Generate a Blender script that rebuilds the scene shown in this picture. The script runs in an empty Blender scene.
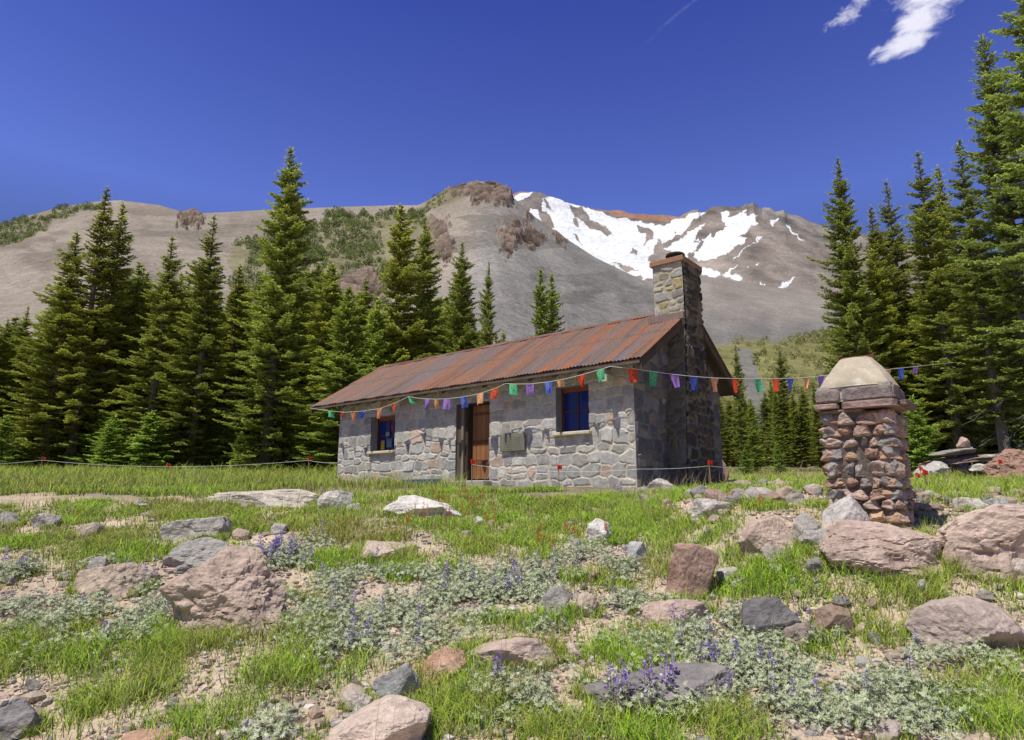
import bpy, math, random
import numpy as np
from math import radians as R

random.seed(7)
rng = np.random.default_rng(11)
S = bpy.context.scene
COL = S.collection

# ------------------------------------------------------------------ camera
F, CX, CY = 640.1, 512.0, 370.0
TH = 0.1952
cam_d = bpy.data.cameras.new('camera')
cam_d.sensor_width = 36.0
cam_d.lens = F / 1024 * 36.0
cam_d.clip_start = 0.1
cam_d.clip_end = 30000
cam = bpy.data.objects.new('camera', cam_d)
COL.objects.link(cam)
cam.location = (0, 0, 0)
cam.rotation_euler = (math.pi / 2 + TH, 0, 0)
S.camera = cam
S.view_settings.view_transform = 'Standard'
S.view_settings.look = 'None'
S.view_settings.exposure = 0

cT, sT = math.cos(TH), math.sin(TH)


def ray(px, py):
    px = np.asarray(px, float); py = np.asarray(py, float)
    a = (px - CX) / F; b = (CY - py) / F
    return np.stack([a, cT - b * sT, sT + b * cT], -1)


def proj(P):
    d = P[..., 1] * cT + P[..., 2] * sT
    v = -P[..., 1] * sT + P[..., 2] * cT
    d = np.maximum(d, 1e-3)
    return CX + F * P[..., 0] / d, CY - F * v / d


# ------------------------------------------------------------------ noise
def _hash(ix, iy, iz, seed):
    h = (ix * 374761393 + iy * 668265263 + iz * 1440662683 + seed * 974634777) & 0xFFFFFFFF
    h = ((h ^ (h >> 13)) * 1274126177) & 0xFFFFFFFF
    h = ((h ^ (h >> 15)) * 2246822519) & 0xFFFFFFFF
    return ((h ^ (h >> 16)) & 0xFFFFFF) / float(0xFFFFFF) * 2 - 1


def vnoise(P, seed=0):
    P = np.asarray(P, float)
    I = np.floor(P).astype(np.int64)
    f = P - I
    u = f * f * f * (f * (f * 6 - 15) + 10)
    x, y, z = I[..., 0], I[..., 1], I[..., 2]
    ux, uy, uz = u[..., 0], u[..., 1], u[..., 2]
    r = 0
    for dx in (0, 1):
        wx = ux if dx else 1 - ux
        for dy in (0, 1):
            wy = uy if dy else 1 - uy
            for dz in (0, 1):
                wz = uz if dz else 1 - uz
                r = r + wx * wy * wz * _hash(x + dx, y + dy, z + dz, seed)
    return r


def fbm(P, octv=4, seed=0, gain=0.5):
    P = np.asarray(P, float)
    a, r, n = 1.0, 0, 0
    for o in range(octv):
        r = r + a * vnoise(P * (2.03 ** o) + o * 17.3, seed + o)
        n += a; a *= gain
    return r / n


def n2(x, y, s, seed=0, octv=4, z=0.0):
    x = np.asarray(x, float); y = np.asarray(y, float)
    return fbm(np.stack([x * s, y * s, np.zeros_like(x) + z], -1), octv, seed)


def sstep(a, b, x):
    t = np.clip((x - a) / (b - a), 0, 1)
    return t * t * (3 - 2 * t)


# ------------------------------------------------------------------ mesh helpers
def mk(name, V, Fc, mat, parent=None, col=None, smooth=False, loc=None, link=True):
    """one mesh object; Fc an (n,k) array or a list of such arrays"""
    V = np.asarray(V, np.float32)
    Fl = Fc if isinstance(Fc, list) else [Fc]
    Fl = [np.asarray(f, np.int32) for f in Fl if len(f)]
    loops = np.concatenate([f.ravel() for f in Fl])
    tot = np.concatenate([np.full(len(f), f.shape[1], np.int32) for f in Fl])
    start = np.concatenate([[0], np.cumsum(tot)[:-1]]).astype(np.int32)
    me = bpy.data.meshes.new(name)
    me.vertices.add(len(V)); me.vertices.foreach_set('co', V.ravel())
    me.loops.add(len(loops)); me.loops.foreach_set('vertex_index', loops)
    me.polygons.add(len(tot)); me.polygons.foreach_set('loop_start', start)
    me.polygons.foreach_set('loop_total', tot)
    me.update(calc_edges=True)
    me.polygons.foreach_set('use_smooth', np.full(len(tot), smooth, bool))
    if col is not None:
        at = me.color_attributes.new('Col', 'FLOAT_COLOR', 'POINT')
        c = np.ones((len(V), 4), np.float32); c[:, :3] = col
        at.data.foreach_set('color', c.ravel())
    me.materials.append(mat)
    me.validate()
    ob = bpy.data.objects.new(name, me)
    COL.objects.link(ob)
    if parent is not None: ob.parent = parent
    if loc is not None: ob.location = loc
    return ob


def tag(o, label=None, cat=None, group=None, kind=None):
    if label: o['label'] = label
    if cat: o['category'] = cat
    if group: o['group'] = group
    if kind: o['kind'] = kind
    return o


def empty(name, loc, rz=0.0):
    o = bpy.data.objects.new(name, None)
    COL.objects.link(o)
    o.location = loc; o.rotation_euler = (0, 0, rz)
    o.empty_display_size = 0.2
    return o


def copy_tree(o, parent=None):
    c = o.copy(); COL.objects.link(c)
    if parent is not None: c.parent = parent
    for ch in list(o.children): copy_tree(ch, c)
    return c


class MB:
    """collects boxes, tubes and quads into one mesh"""
    def __init__(s): s.V = []; s.F = {}; s.n = 0; s.C = []

    def add(s, V, Fc, c=None):
        V = np.asarray(V, float); Fc = np.asarray(Fc, int)
        s.F.setdefault(Fc.shape[1], []).append(Fc + s.n)
        s.V.append(V); s.n += len(V)
        s.C.append(np.broadcast_to(np.asarray(c if c is not None else (1, 1, 1), float), (len(V), 3)))

    def box(s, x0, x1, y0, y1, z0, z1, c=None, bev=0.0):
        if bev <= 0:
            V = [(x, y, z) for x in (x0, x1) for y in (y0, y1) for z in (z0, z1)]
            s.add(V, [(0, 1, 3, 2), (4, 6, 7, 5), (0, 4, 5, 1), (2, 3, 7, 6), (0, 2, 6, 4), (1, 5, 7, 3)], c)
            return
        b = bev
        xs, ys, zs = (x0, x1), (y0, y1), (z0, z1)
        V = []; idx = {}
        for i in (0, 1):
            for j in (0, 1):
                for k in (0, 1):
                    sx, sy, sz = (1, -1)[i], (1, -1)[j], (1, -1)[k]
                    for ax in range(3):
                        p = [xs[i] + sx * b, ys[j] + sy * b, zs[k] + sz * b]
                        p[ax] = (xs[i], ys[j], zs[k])[ax]
                        idx[(i, j, k, ax)] = len(V); V.append(p)
        q = []; t = []
        for ax in range(3):
            o = [a for a in range(3) if a != ax]
            for e in (0, 1):
                def key(u, v):
                    kk = [0, 0, 0]; kk[ax] = e; kk[o[0]] = u; kk[o[1]] = v
                    return idx[(kk[0], kk[1], kk[2], ax)]
                q.append([key(0, 0), key(1, 0), key(1, 1), key(0, 1)])
            for u in (0, 1):
                for v in (0, 1):
                    def kk(e):
                        k_ = [0, 0, 0]; k_[ax] = e; k_[o[0]] = u; k_[o[1]] = v
                        return k_
                    a, b2 = kk(0), kk(1)
                    q.append([idx[(*a, o[0])], idx[(*b2, o[0])], idx[(*b2, o[1])], idx[(*a, o[1])]])
        for i in (0, 1):
            for j in (0, 1):
                for k in (0, 1):
                    t.append([idx[(i, j, k, 0)], idx[(i, j, k, 1)], idx[(i, j, k, 2)]])
        n0 = s.n
        s.add(V, q, c)
        s.F.setdefault(3, []).append(np.asarray(t) + n0)

    def tube(s, P, r, k=8, c=None, cap=True):
        P = np.asarray(P, float); r = np.broadcast_to(np.asarray(r, float), (len(P),))
        T = np.gradient(P, axis=0); T /= np.linalg.norm(T, axis=1, keepdims=True) + 1e-9
        up = np.where(np.abs(T[:, 2:3]) > 0.9, np.array([[1., 0, 0]]), np.array([[0, 0, 1.]]))
        A = np.cross(T, up); A /= np.linalg.norm(A, axis=1, keepdims=True)
        B = np.cross(T, A)
        an = np.arange(k) / k * 2 * np.pi
        V = (P[:, None] + r[:, None, None] * (np.cos(an)[None, :, None] * A[:, None] + np.sin(an)[None, :, None] * B[:, None])).reshape(-1, 3)
        Fc = []
        for i in range(len(P) - 1):
            for j in range(k):
                j2 = (j + 1) % k
                Fc.append((i * k + j, i * k + j2, (i + 1) * k + j2, (i + 1) * k + j))
        n0 = s.n
        s.add(V, Fc, c)
        if cap:
            s.F.setdefault(k, []).append(np.array([list(range(k))]) + n0)
            s.F.setdefault(k, []).append(np.array([list(range(k))[::-1]]) + n0 + (len(P) - 1) * k)

    def build(s, name, mat, parent=None, smooth=False, loc=None):
        return mk(name, np.concatenate(s.V), [np.concatenate(f) for f in s.F.values()], mat, parent,
                  np.concatenate(s.C), smooth, loc)


def diamonds(P0, D, L, W, N, mid=0.45):
    """leaf-like quads: start, direction, length, width, rough normal -> V,(n,4)"""
    Sd = np.cross(D, N); Sd /= np.linalg.norm(Sd, axis=1, keepdims=True) + 1e-9
    L = L[:, None]; W = W[:, None]
    V = np.stack([P0, P0 + D * L * mid + Sd * W / 2, P0 + D * L, P0 + D * L * mid - Sd * W / 2], 1)
    n = len(P0)
    return V.reshape(-1, 3), np.arange(n * 4).reshape(n, 4)


def unit(v): return v / (np.linalg.norm(v, axis=-1, keepdims=True) + 1e-9)


# ------------------------------------------------------------------ materials
def new_mat(name):
    m = bpy.data.materials.new(name); m.use_nodes = True
    nt = m.node_tree; nt.nodes.clear()
    out = nt.nodes.new('ShaderNodeOutputMaterial')
    return m, nt, out


def surf(name, base=None, rough=0.9, noise=None, bump=None, spec=0.2, tint=None, metallic=0.0, objrand=0.0, bump2=None, stretch=None):
    """attribute 'Col' (or base) x noise mottling, with bump.  noise=(scale, lo, hi), bump=(scale, strength, dist)"""
    m, nt, out = new_mat(name)
    N = nt.nodes; Lk = nt.links.new
    bs = N.new('ShaderNodeBsdfPrincipled')
    bs.inputs['Roughness'].default_value = rough
    bs.inputs['Specular IOR Level'].default_value = spec
    bs.inputs['Metallic'].default_value = metallic
    if base is None:
        a = N.new('ShaderNodeVertexColor'); a.layer_name = 'Col'; c = a.outputs['Color']
    else:
        a = N.new('ShaderNodeRGB'); a.outputs[0].default_value = (*base, 1); c = a.outputs[0]
    tc = N.new('ShaderNodeTexCoord')
    vec = tc.outputs['Object']
    if stretch:
        mp = N.new('ShaderNodeMapping'); mp.inputs['Scale'].default_value = stretch
        Lk(vec, mp.inputs['Vector']); vec = mp.outputs[0]
    for i, nz in enumerate(noise or []):
        t = N.new('ShaderNodeTexNoise'); t.inputs['Scale'].default_value = nz[0]
        t.inputs['Detail'].default_value = 8; t.inputs['Roughness'].default_value = 0.65
        Lk(vec, t.inputs['Vector'])
        mr = N.new('ShaderNodeMapRange')
        mr.inputs['From Min'].default_value = 0.3; mr.inputs['From Max'].default_value = 0.7
        mr.inputs['To Min'].default_value = nz[1]; mr.inputs['To Max'].default_value = nz[2]
        Lk(t.outputs['Fac'], mr.inputs['Value'])
        vm = N.new('ShaderNodeVectorMath'); vm.operation = 'SCALE'
        Lk(c, vm.inputs[0]); Lk(mr.outputs[0], vm.inputs['Scale']); c = vm.outputs[0]
    if tint:  # (scale, colour, threshold lo, hi): patches of another colour (lichen, rust, dust)
        t = N.new('ShaderNodeTexNoise'); t.inputs['Scale'].default_value = tint[0]
        t.inputs['Detail'].default_value = 10; t.inputs['Roughness'].default_value = 0.7
        Lk(vec, t.inputs['Vector'])
        mr = N.new('ShaderNodeMapRange')
        mr.inputs['From Min'].default_value = tint[2]; mr.inputs['From Max'].default_value = tint[3]
        Lk(t.outputs['Fac'], mr.inputs['Value'])
        mx = N.new('ShaderNodeMix'); mx.data_type = 'RGBA'
        Lk(mr.outputs[0], mx.inputs[0]); Lk(c, mx.inputs[6]); mx.inputs[7].default_value = (*tint[1], 1)
        c = mx.outputs[2]
    if objrand:
        oi = N.new('ShaderNodeObjectInfo')
        mr = N.new('ShaderNodeMapRange'); mr.inputs['To Min'].default_value = 1 - objrand; mr.inputs['To Max'].default_value = 1 + objrand
        Lk(oi.outputs['Random'], mr.inputs['Value'])
        vm = N.new('ShaderNodeVectorMath'); vm.operation = 'SCALE'
        Lk(c, vm.inputs[0]); Lk(mr.outputs[0], vm.inputs['Scale']); c = vm.outputs[0]
    Lk(c, bs.inputs['Base Color'])
    nrm = None
    for bp in (bump, bump2):
        if not bp: continue
        t = N.new('ShaderNodeTexNoise'); t.inputs['Scale'].default_value = bp[0]
        t.inputs['Detail'].default_value = 8; t.inputs['Roughness'].default_value = 0.6
        Lk(vec, t.inputs['Vector'])
        b = N.new('ShaderNodeBump'); b.inputs['Strength'].default_value = bp[1]; b.inputs['Distance'].default_value = bp[2]
        Lk(t.outputs['Fac'], b.inputs['Height'])
        if nrm is not None: Lk(nrm, b.inputs['Normal'])
        nrm = b.outputs[0]
    if nrm is not None: Lk(nrm, bs.inputs['Normal'])
    Lk(bs.outputs[0], out.inputs[0])
    return m


def leafy(name, trans=0.3, rough=0.6, objrand=0.15, spec=0.25, up=0.0):
    m, nt, out = new_mat(name)
    N = nt.nodes; Lk = nt.links.new
    a = N.new('ShaderNodeVertexColor'); a.layer_name = 'Col'
    oi = N.new('ShaderNodeObjectInfo')
    mr = N.new('ShaderNodeMapRange'); mr.inputs['To Min'].default_value = 1 - objrand; mr.inputs['To Max'].default_value = 1 + objrand
    Lk(oi.outputs['Random'], mr.inputs['Value'])
    vm = N.new('ShaderNodeVectorMath'); vm.operation = 'SCALE'
    Lk(a.outputs['Color'], vm.inputs[0]); Lk(mr.outputs[0], vm.inputs['Scale'])
    bs = N.new('ShaderNodeBsdfPrincipled'); bs.inputs['Roughness'].default_value = rough
    bs.inputs['Specular IOR Level'].default_value = spec
    Lk(vm.outputs[0], bs.inputs['Base Color'])
    tr = N.new('ShaderNodeBsdfTranslucent')
    Lk(vm.outputs[0], tr.inputs['Color'])
    if up:   # leaves of a clump are lit as the clump's mass: their normals lean to the open sky
        ge = N.new('ShaderNodeNewGeometry')
        ad = N.new('ShaderNodeVectorMath'); ad.operation = 'ADD'; ad.inputs[1].default_value = (0, 0, up)
        nm = N.new('ShaderNodeVectorMath'); nm.operation = 'NORMALIZE'
        Lk(ge.outputs['Normal'], ad.inputs[0]); Lk(ad.outputs[0], nm.inputs[0]); Lk(nm.outputs[0], bs.inputs['Normal'])
    mx = N.new('ShaderNodeMixShader'); mx.inputs[0].default_value = trans
    Lk(bs.outputs[0], mx.inputs[1]); Lk(tr.outputs[0], mx.inputs[2])
    Lk(mx.outputs[0], out.inputs[0])
    return m


M = {}
M['ground'] = surf('ground_soil', None, 1.0, [(3.0, .8, 1.2), (28, .72, 1.28)], (60, .9, .02), .05, bump2=(9, .6, .05))
M['stone'] = surf('boulder_stone', None, .95, [(2.2, .8, 1.18), (14, .78, 1.2), (70, .85, 1.15)], (30, .7, .02), .12,
                  tint=(5.0, (.36, .33, .28), .56, .72), bump2=(8, .6, .05))
M['pebble'] = surf('pebble_stone', None, .95, [(20, .8, 1.2)], (60, .5, .01), .12)
M['masonry'] = surf('wall_masonry', None, .95, [(6, .86, 1.14), (40, .8, 1.2)], (70, .6, .01), .1)
M['wood'] = surf('weathered_wood', None, .85, [(3, .7, 1.25), (25, .8, 1.2)], (40, .4, .01), .15, stretch=(1, 1, .12))
M['metal_roof'] = surf('rusty_roof_metal', None, .62, [(9, .85, 1.15), (60, .85, 1.15)], (50, .2, .004), .35)
M['concrete'] = surf('weathered_concrete', None, .95, [(3, .82, 1.15), (22, .88, 1.1)], (45, .5, .008), .1,
                     tint=(4, (.60, .58, .50), .58, .7))
M['cowl'] = surf('black_iron', (.03, .027, .025), .8, [(15, .6, 1.4)], (40, .4, .005), .2)
M['rusty'] = surf('rusty_iron', (.16, .07, .04), .8, [(15, .6, 1.4)], (40, .4, .005), .2)
M['bark'] = surf('grey_bark', None, .95, [(3, .7, 1.3), (12, .65, 1.35)], (14, .9, .05), .08, stretch=(1, 1, .25), objrand=.15)
M['needles'] = leafy('fir_needles', .36, .55, .16, .2, .55)
M['grass'] = leafy('grass_blades', .40, .6, 0, .12, 1.0)
M['silver'] = leafy('silver_leaves', .2, .6, 0, .25, .8)
M['petal'] = leafy('petals', .3, .7, 0)
M['scree'] = surf('mountain_scree', None, 1.0, [(.012, .88, 1.12), (.10, .84, 1.16), (.35, .72, 1.28), (1.1, .62, 1.38)], (.4, .6, 1.4), .03)
M['far'] = surf('mountain_rock', None, 1.0, [(.004, .86, 1.14), (.03, .82, 1.18), (.14, .75, 1.25)], (.05, .9, 12), .03)
M['cloth'] = leafy('flag_cloth', .35, .8, 0, .1)
M['cord'] = surf('cord', (.75, .74, .70), .8, [(20, .9, 1.1)])
M['plaque'] = surf('plaque_metal', (.20, .20, .15), .6, [(5, .85, 1.15), (40, .9, 1.1)], (30, .2, .003), .4)
M['bluewood'] = surf('blue_paint', (.03, .08, .16), .7, [(8, .7, 1.3)], (30, .3, .004))
M['door'] = surf('door_planks', None, .75, [(3, .75, 1.2), (30, .8, 1.15)], (40, .3, .006), .2, stretch=(1, 1, .1))
M['dark'] = surf('dark_interior', (.02, .02, .02), 1.0, [(4, .8, 1.2)])
M['white_lime'] = surf('pale_sill', (.62, .56, .42), .9, [(8, .8, 1.15)], (40, .4, .006))

m, nt, out = new_mat('window_glass')
bs = nt.nodes.new('ShaderNodeBsdfPrincipled')
bs.inputs['Base Color'].default_value = (.014, .026, .17, 1); bs.inputs['Roughness'].default_value = .08  # blue of the reflected sky is put into the glass colour
bs.inputs['Specular IOR Level'].default_value = .5
tx = nt.nodes.new('ShaderNodeTexNoise'); tx.inputs['Scale'].default_value = 2.5
bp = nt.nodes.new('ShaderNodeBump'); bp.inputs['Strength'].default_value = .08; bp.inputs['Distance'].default_value = .02
nt.links.new(tx.outputs['Fac'], bp.inputs['Height']); nt.links.new(bp.outputs[0], bs.inputs['Normal'])
nt.links.new(bs.outputs[0], out.inputs[0])
M['glass'] = m

# ------------------------------------------------------------------ hut frame (world axes)
YAW = 0.8857
lv = np.array([-math.sin(YAW), math.cos(YAW)])       # along the hut, towards the far left end
wv = np.array([math.cos(YAW), math.sin(YAW)])        # across the hut, away from the camera
NC = np.array([2.3585, 12.2516])                     # near front corner
L_, W_, OE, OGR, OGL = 9.38, 4.29, 0.40, 0.40, 0.95
EAVE, RIDGE = 2.56, 4.12

# ------------------------------------------------------------------ light
SUN_EL = R(65.5)
sh = unit(np.array([*(-wv + 0.20 * lv)]))            # horizontal direction towards the sun
sun_dir = np.array([sh[0] * math.cos(SUN_EL), sh[1] * math.cos(SUN_EL), math.sin(SUN_EL)])
sd = bpy.data.lights.new('sun', 'SUN'); sd.energy = 5.0; sd.angle = R(.5); sd.color = (1.0, .94, .80)
so = bpy.data.objects.new('sun', sd); COL.objects.link(so)
from mathutils import Vector
so.rotation_euler = Vector(sun_dir).to_track_quat('Z', 'Y').to_euler()
so.location = (-20, -20, 60)

wd = bpy.data.worlds.new('World'); S.world = wd; wd.use_nodes = True
nt = wd.node_tree; nt.nodes.clear()
wo = nt.nodes.new('ShaderNodeOutputWorld'); bg = nt.nodes.new('ShaderNodeBackground')
sky = nt.nodes.new('ShaderNodeTexSky'); sky.sky_type = 'NISHITA'; sky.sun_disc = False
sky.sun_elevation = SUN_EL
sky.sun_rotation = math.atan2(sh[0], sh[1])
sky.altitude = 2400; sky.air_density = 1.0; sky.dust_density = 0.0; sky.ozone_density = 3.0
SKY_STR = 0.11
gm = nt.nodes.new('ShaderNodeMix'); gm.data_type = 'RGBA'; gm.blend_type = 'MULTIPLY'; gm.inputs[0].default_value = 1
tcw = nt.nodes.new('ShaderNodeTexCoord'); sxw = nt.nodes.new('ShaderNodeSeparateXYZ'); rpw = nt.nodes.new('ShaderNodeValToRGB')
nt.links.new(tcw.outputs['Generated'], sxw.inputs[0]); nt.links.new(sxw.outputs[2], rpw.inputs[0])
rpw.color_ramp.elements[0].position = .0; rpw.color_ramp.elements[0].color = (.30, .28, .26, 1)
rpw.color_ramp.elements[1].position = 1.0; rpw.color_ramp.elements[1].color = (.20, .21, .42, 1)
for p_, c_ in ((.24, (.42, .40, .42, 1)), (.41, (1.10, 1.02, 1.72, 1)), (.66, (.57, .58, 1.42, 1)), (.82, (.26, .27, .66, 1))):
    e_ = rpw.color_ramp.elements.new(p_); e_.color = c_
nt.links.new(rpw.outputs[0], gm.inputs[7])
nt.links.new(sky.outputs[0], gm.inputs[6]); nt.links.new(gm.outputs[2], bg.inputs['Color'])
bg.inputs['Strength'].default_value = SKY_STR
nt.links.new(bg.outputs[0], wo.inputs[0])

# ------------------------------------------------------------------ ground
KY = np.array([-50, 0, 3, 4.5, 6, 7.5, 9, 10.5, 12, 15, 20, 30, 40, 60, 100, 200, 9000.])
KZ = np.array([-1.8, -1.7, -1.6, -1.45, -1.12, -.75, -.38, -.10, .10, .27, .45, .98, 1.5, 2.5, 4.6, 6.5, 6.5])


def profile(y):
    acc = 0
    for o in (-.6, -.3, 0, .3, .6):
        acc = acc + np.interp(y + o, KY, KZ)
    return acc / 5


def ground(x, y):
    x = np.asarray(x, float); y = np.asarray(y, float)
    z = profile(y)
    near = sstep(30, 12, y)
    z = z + .42 * sstep(1.6, 3.2, x) * sstep(5.6, 6.9, y) * sstep(12.0, 8.5, y)       # bank under the pillar
    z = z + .10 * n2(x, y, .55, 3, 3) * near * sstep(-8, 3, y)
    z = z + .035 * n2(x, y, 2.3, 5, 3) * sstep(22, 10, y)
    z = z + .25 * n2(x, y, .09, 9, 2) * sstep(24, 45, y)
    return z


def hit(px, py):
    """the point of the ground that lies along a direction"""
    d = ray(px, py)
    t = np.geomspace(2.5, 120, 160)
    for _ in range(3):
        P = d[None] * t[:, None]
        below = P[:, 2] < ground(P[:, 0], P[:, 1])
        i = max(int(np.argmax(below)), 1) if below.any() else len(t) - 1
        t = np.linspace(t[i - 1], t[i], 24)
    return P[i]


def az_grid():
    a = np.concatenate([np.linspace(-180, -58, 50)[:-1], np.linspace(-58, 58, 700), np.linspace(58, 180, 50)[1:]])
    return np.radians(a)


az = az_grid()
rr = np.concatenate([[.3, 1.0, 1.8, 2.5], np.geomspace(3, 16, 330), np.geomspace(16.2, 130, 130), np.geomspace(150, 12000, 26)])
A, RR = np.meshgrid(az, rr)
gx, gy = np.sin(A) * RR, np.cos(A) * RR
gz = ground(gx, gy)
fine = n2(gx, gy, 9, 21, 3) * .012 * sstep(16, 8, RR)
gz = gz + fine
na = len(az)
ii = np.arange(len(rr) - 1)[:, None] * na + np.arange(na - 1)[None]
gF = np.stack([ii, ii + 1, ii + na + 1, ii + na], -1).reshape(-1, 4)[:, ::-1]
soil = np.array([.57, .455, .35]); moss = np.array([.085, .10, .035]); dry = np.array([.25, .21, .12]); rubble = np.array([.47, .41, .35])
mn = n2(gx, gy, .45, 31, 4)
dist_green = sstep(9.5, 13, gy + mn * 2)
c = soil * (1 + .25 * n2(gx, gy, 1.3, 33, 4)[..., None]) + np.array([.03, .0, -.01]) * n2(gx, gy, 4, 34, 3)[..., None]
c = c * (1 - .8 * dist_green[..., None]) + moss * .8 * dist_green[..., None]
rb = sstep(2.5, 3.6, gx - .12 * gy) * sstep(9.5, 10.5, gy) * sstep(40, 22, gy) * sstep(.62, .5, gx / np.maximum(gy, 1))
c = c * (1 - rb[..., None]) + (rubble * (1 + .3 * n2(gx, gy, 3, 35, 3)[..., None])) * rb[..., None]
ground_o = mk('ground', np.stack([gx, gy, gz], -1).reshape(-1, 3), gF, M['ground'], col=c.reshape(-1, 3), smooth=True)
tag(ground_o, kind='structure')


# ------------------------------------------------------------------ mountains
def in_poly(px, py, poly):
    poly = np.asarray(poly, float)
    ins = np.zeros(px.shape, bool)
    x1, y1 = poly[-1]
    for x2, y2 in poly:
        cond = ((y1 > py) != (y2 > py))
        with np.errstate(divide='ignore', invalid='ignore'):
            xi = (x2 - x1) * (py - y1) / (y2 - y1) + x1
        ins ^= cond & (px < xi)
        x1, y1 = x2, y2
    return ins


def soft_poly(px, py, poly, warp, seed, sc=.12):
    wx = warp * n2(px, py, sc, seed, 4); wy = warp * n2(px, py, sc, seed + 50, 4)
    return in_poly(px + wx, py + wy, poly)


def hillside(knots, r0, z0, r1, ncol, nrow, p, x0=-260, x1=1290):
    """a slope rising from distance r0 to a skyline at distance r1 (a number or knots per column)"""
    px = np.linspace(x0, x1, ncol)
    kx, ky = np.array(knots, float).T
    py = np.interp(px, kx, ky)
    kw = max(3, int(46 / (px[1] - px[0]))); kk = np.hanning(2 * kw + 1); kk /= kk.sum()
    pys = np.convolve(np.pad(py, kw, 'edge'), kk, 'valid')
    ds = ray(px, pys); slope_s = ds[:, 2] / np.hypot(ds[:, 0], ds[:, 1])
    d = ray(px, py)
    hr = np.hypot(d[:, 0], d[:, 1])
    dirx, diry, slope = d[:, 0] / hr, d[:, 1] / hr, d[:, 2] / hr
    rs = np.interp(px, *np.array(r1, float).T) if not np.isscalar(r1) else np.full(ncol, float(r1))
    rs = np.convolve(np.pad(rs, kw, 'edge'), kk, 'valid')
    s = np.linspace(0, 1.12, nrow)[:, None]
    Rr = r0 + (rs - r0)[None] * s
    zs = slope_s * rs
    z = z0 + (zs - z0)[None] * np.where(s <= 1, s ** p, 1 - (s - 1) * 2.2) + ((slope - slope_s) * rs)[None] * sstep(.86, 1., s)
    X = dirx[None] * Rr; Y = diry[None] * Rr
    i_ = np.arange(nrow - 1)[:, None] * ncol + np.arange(ncol - 1)[None]
    Fc = np.stack([i_, i_ + 1, i_ + ncol + 1, i_ + ncol], -1).reshape(-1, 4)
    return X, Y, z, s + 0 * X, Fc


# -- the snowy mountain
kD = [(-260, 330), (300, 260), (440, 215), (490, 200), (512, 194), (520, 190), (540, 192), (560, 199), (575, 205), (600, 209), (640, 214), (680, 216.5), (692, 211),
      (698, 209), (701, 213), (712, 207), (724, 206), (742, 206), (746, 203.5), (748, 205), (753, 202), (758, 207), (762, 210), (764, 208), (770, 209), (776, 211.5),
      (784, 210), (787, 213), (800, 216), (810, 221), (830, 227), (880, 238), (960, 250), (1290, 300)]
X, Y, Z, s, Fc = hillside(kD, 1400, 160, 3800, 900, 260, 1.15, 380, 1000)
P3 = np.stack([X, Y, Z], -1)
amp = np.clip(np.minimum(s, (1.0 - s) * 6 + .12), 0, 1)
rid = 1 - np.abs(fbm(P3 * np.array([.0022, .0012, .0012]) + 3, 5, 71))
Z = Z + amp * (110 * (rid - .7)) * np.clip(1.02 - s, .05, 1) + 26 * fbm(P3 * .012, 4, 72) * np.clip(s, .1, 1) * .5
P3 = np.stack([X, Y, Z], -1)
px, py = proj(P3)
rockc = np.array([.228, .198, .178])
c = rockc * (1 + .75 * fbm(P3 * np.array([.012, .004, .006]), 5, 73)[..., None]) + np.array([-.03, -.015, .0]) * sstep(.0, .5, fbm(P3 * .003, 3, 74))[..., None]
org = soft_poly(px, py, [(582, 200), (640, 210), (684, 212), (684, 222), (660, 222), (634, 219), (600, 212)], 3, 81)
org |= soft_poly(px, py, [(512, 186), (525, 186), (530, 194), (513, 200)], 3, 82)
c[org] = c[org] * .4 + np.array([.36, .17, .09]) * .6
snow = soft_poly(px, py, [(555, 195), (573, 203), (584, 208), (613, 215.4), (634, 221), (660, 223.5), (682, 216.6), (706, 211), (688, 226), (673, 237), (661, 243.5), (656, 241),
                          (650, 262), (690, 268), (700, 282), (655, 278), (641, 279), (605, 265), (565, 248), (556, 232), (545, 210), (540, 197)], 5, 83)
snow |= soft_poly(px, py, [(531, 208), (537, 210), (545, 224), (560, 232), (560, 243), (540, 232), (526, 214)], 5, 84)
snow |= soft_poly(px, py, [(515, 199), (522, 193), (535, 192), (530, 196), (520, 202)], 3, 85)
for i, isl in enumerate([[(568, 203), (582, 208), (589, 217), (612, 231), (607, 235), (588, 226), (576, 218)], [(571, 220), (576, 219), (580, 227), (574, 227)],
                         [(635, 224), (643, 226), (654, 233), (653, 240), (644, 245), (647, 234), (640, 230)], [(630, 249), (638, 250), (637, 253), (630, 252)],
                         [(612, 262), (624, 264), (640, 271), (625, 271)], [(571, 235), (577, 237), (584, 244), (577, 241)], [(541, 195), (549, 202), (553, 210), (547, 206)]]):
    snow &= ~soft_poly(px, py, isl, 4, 90 + i)
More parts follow.
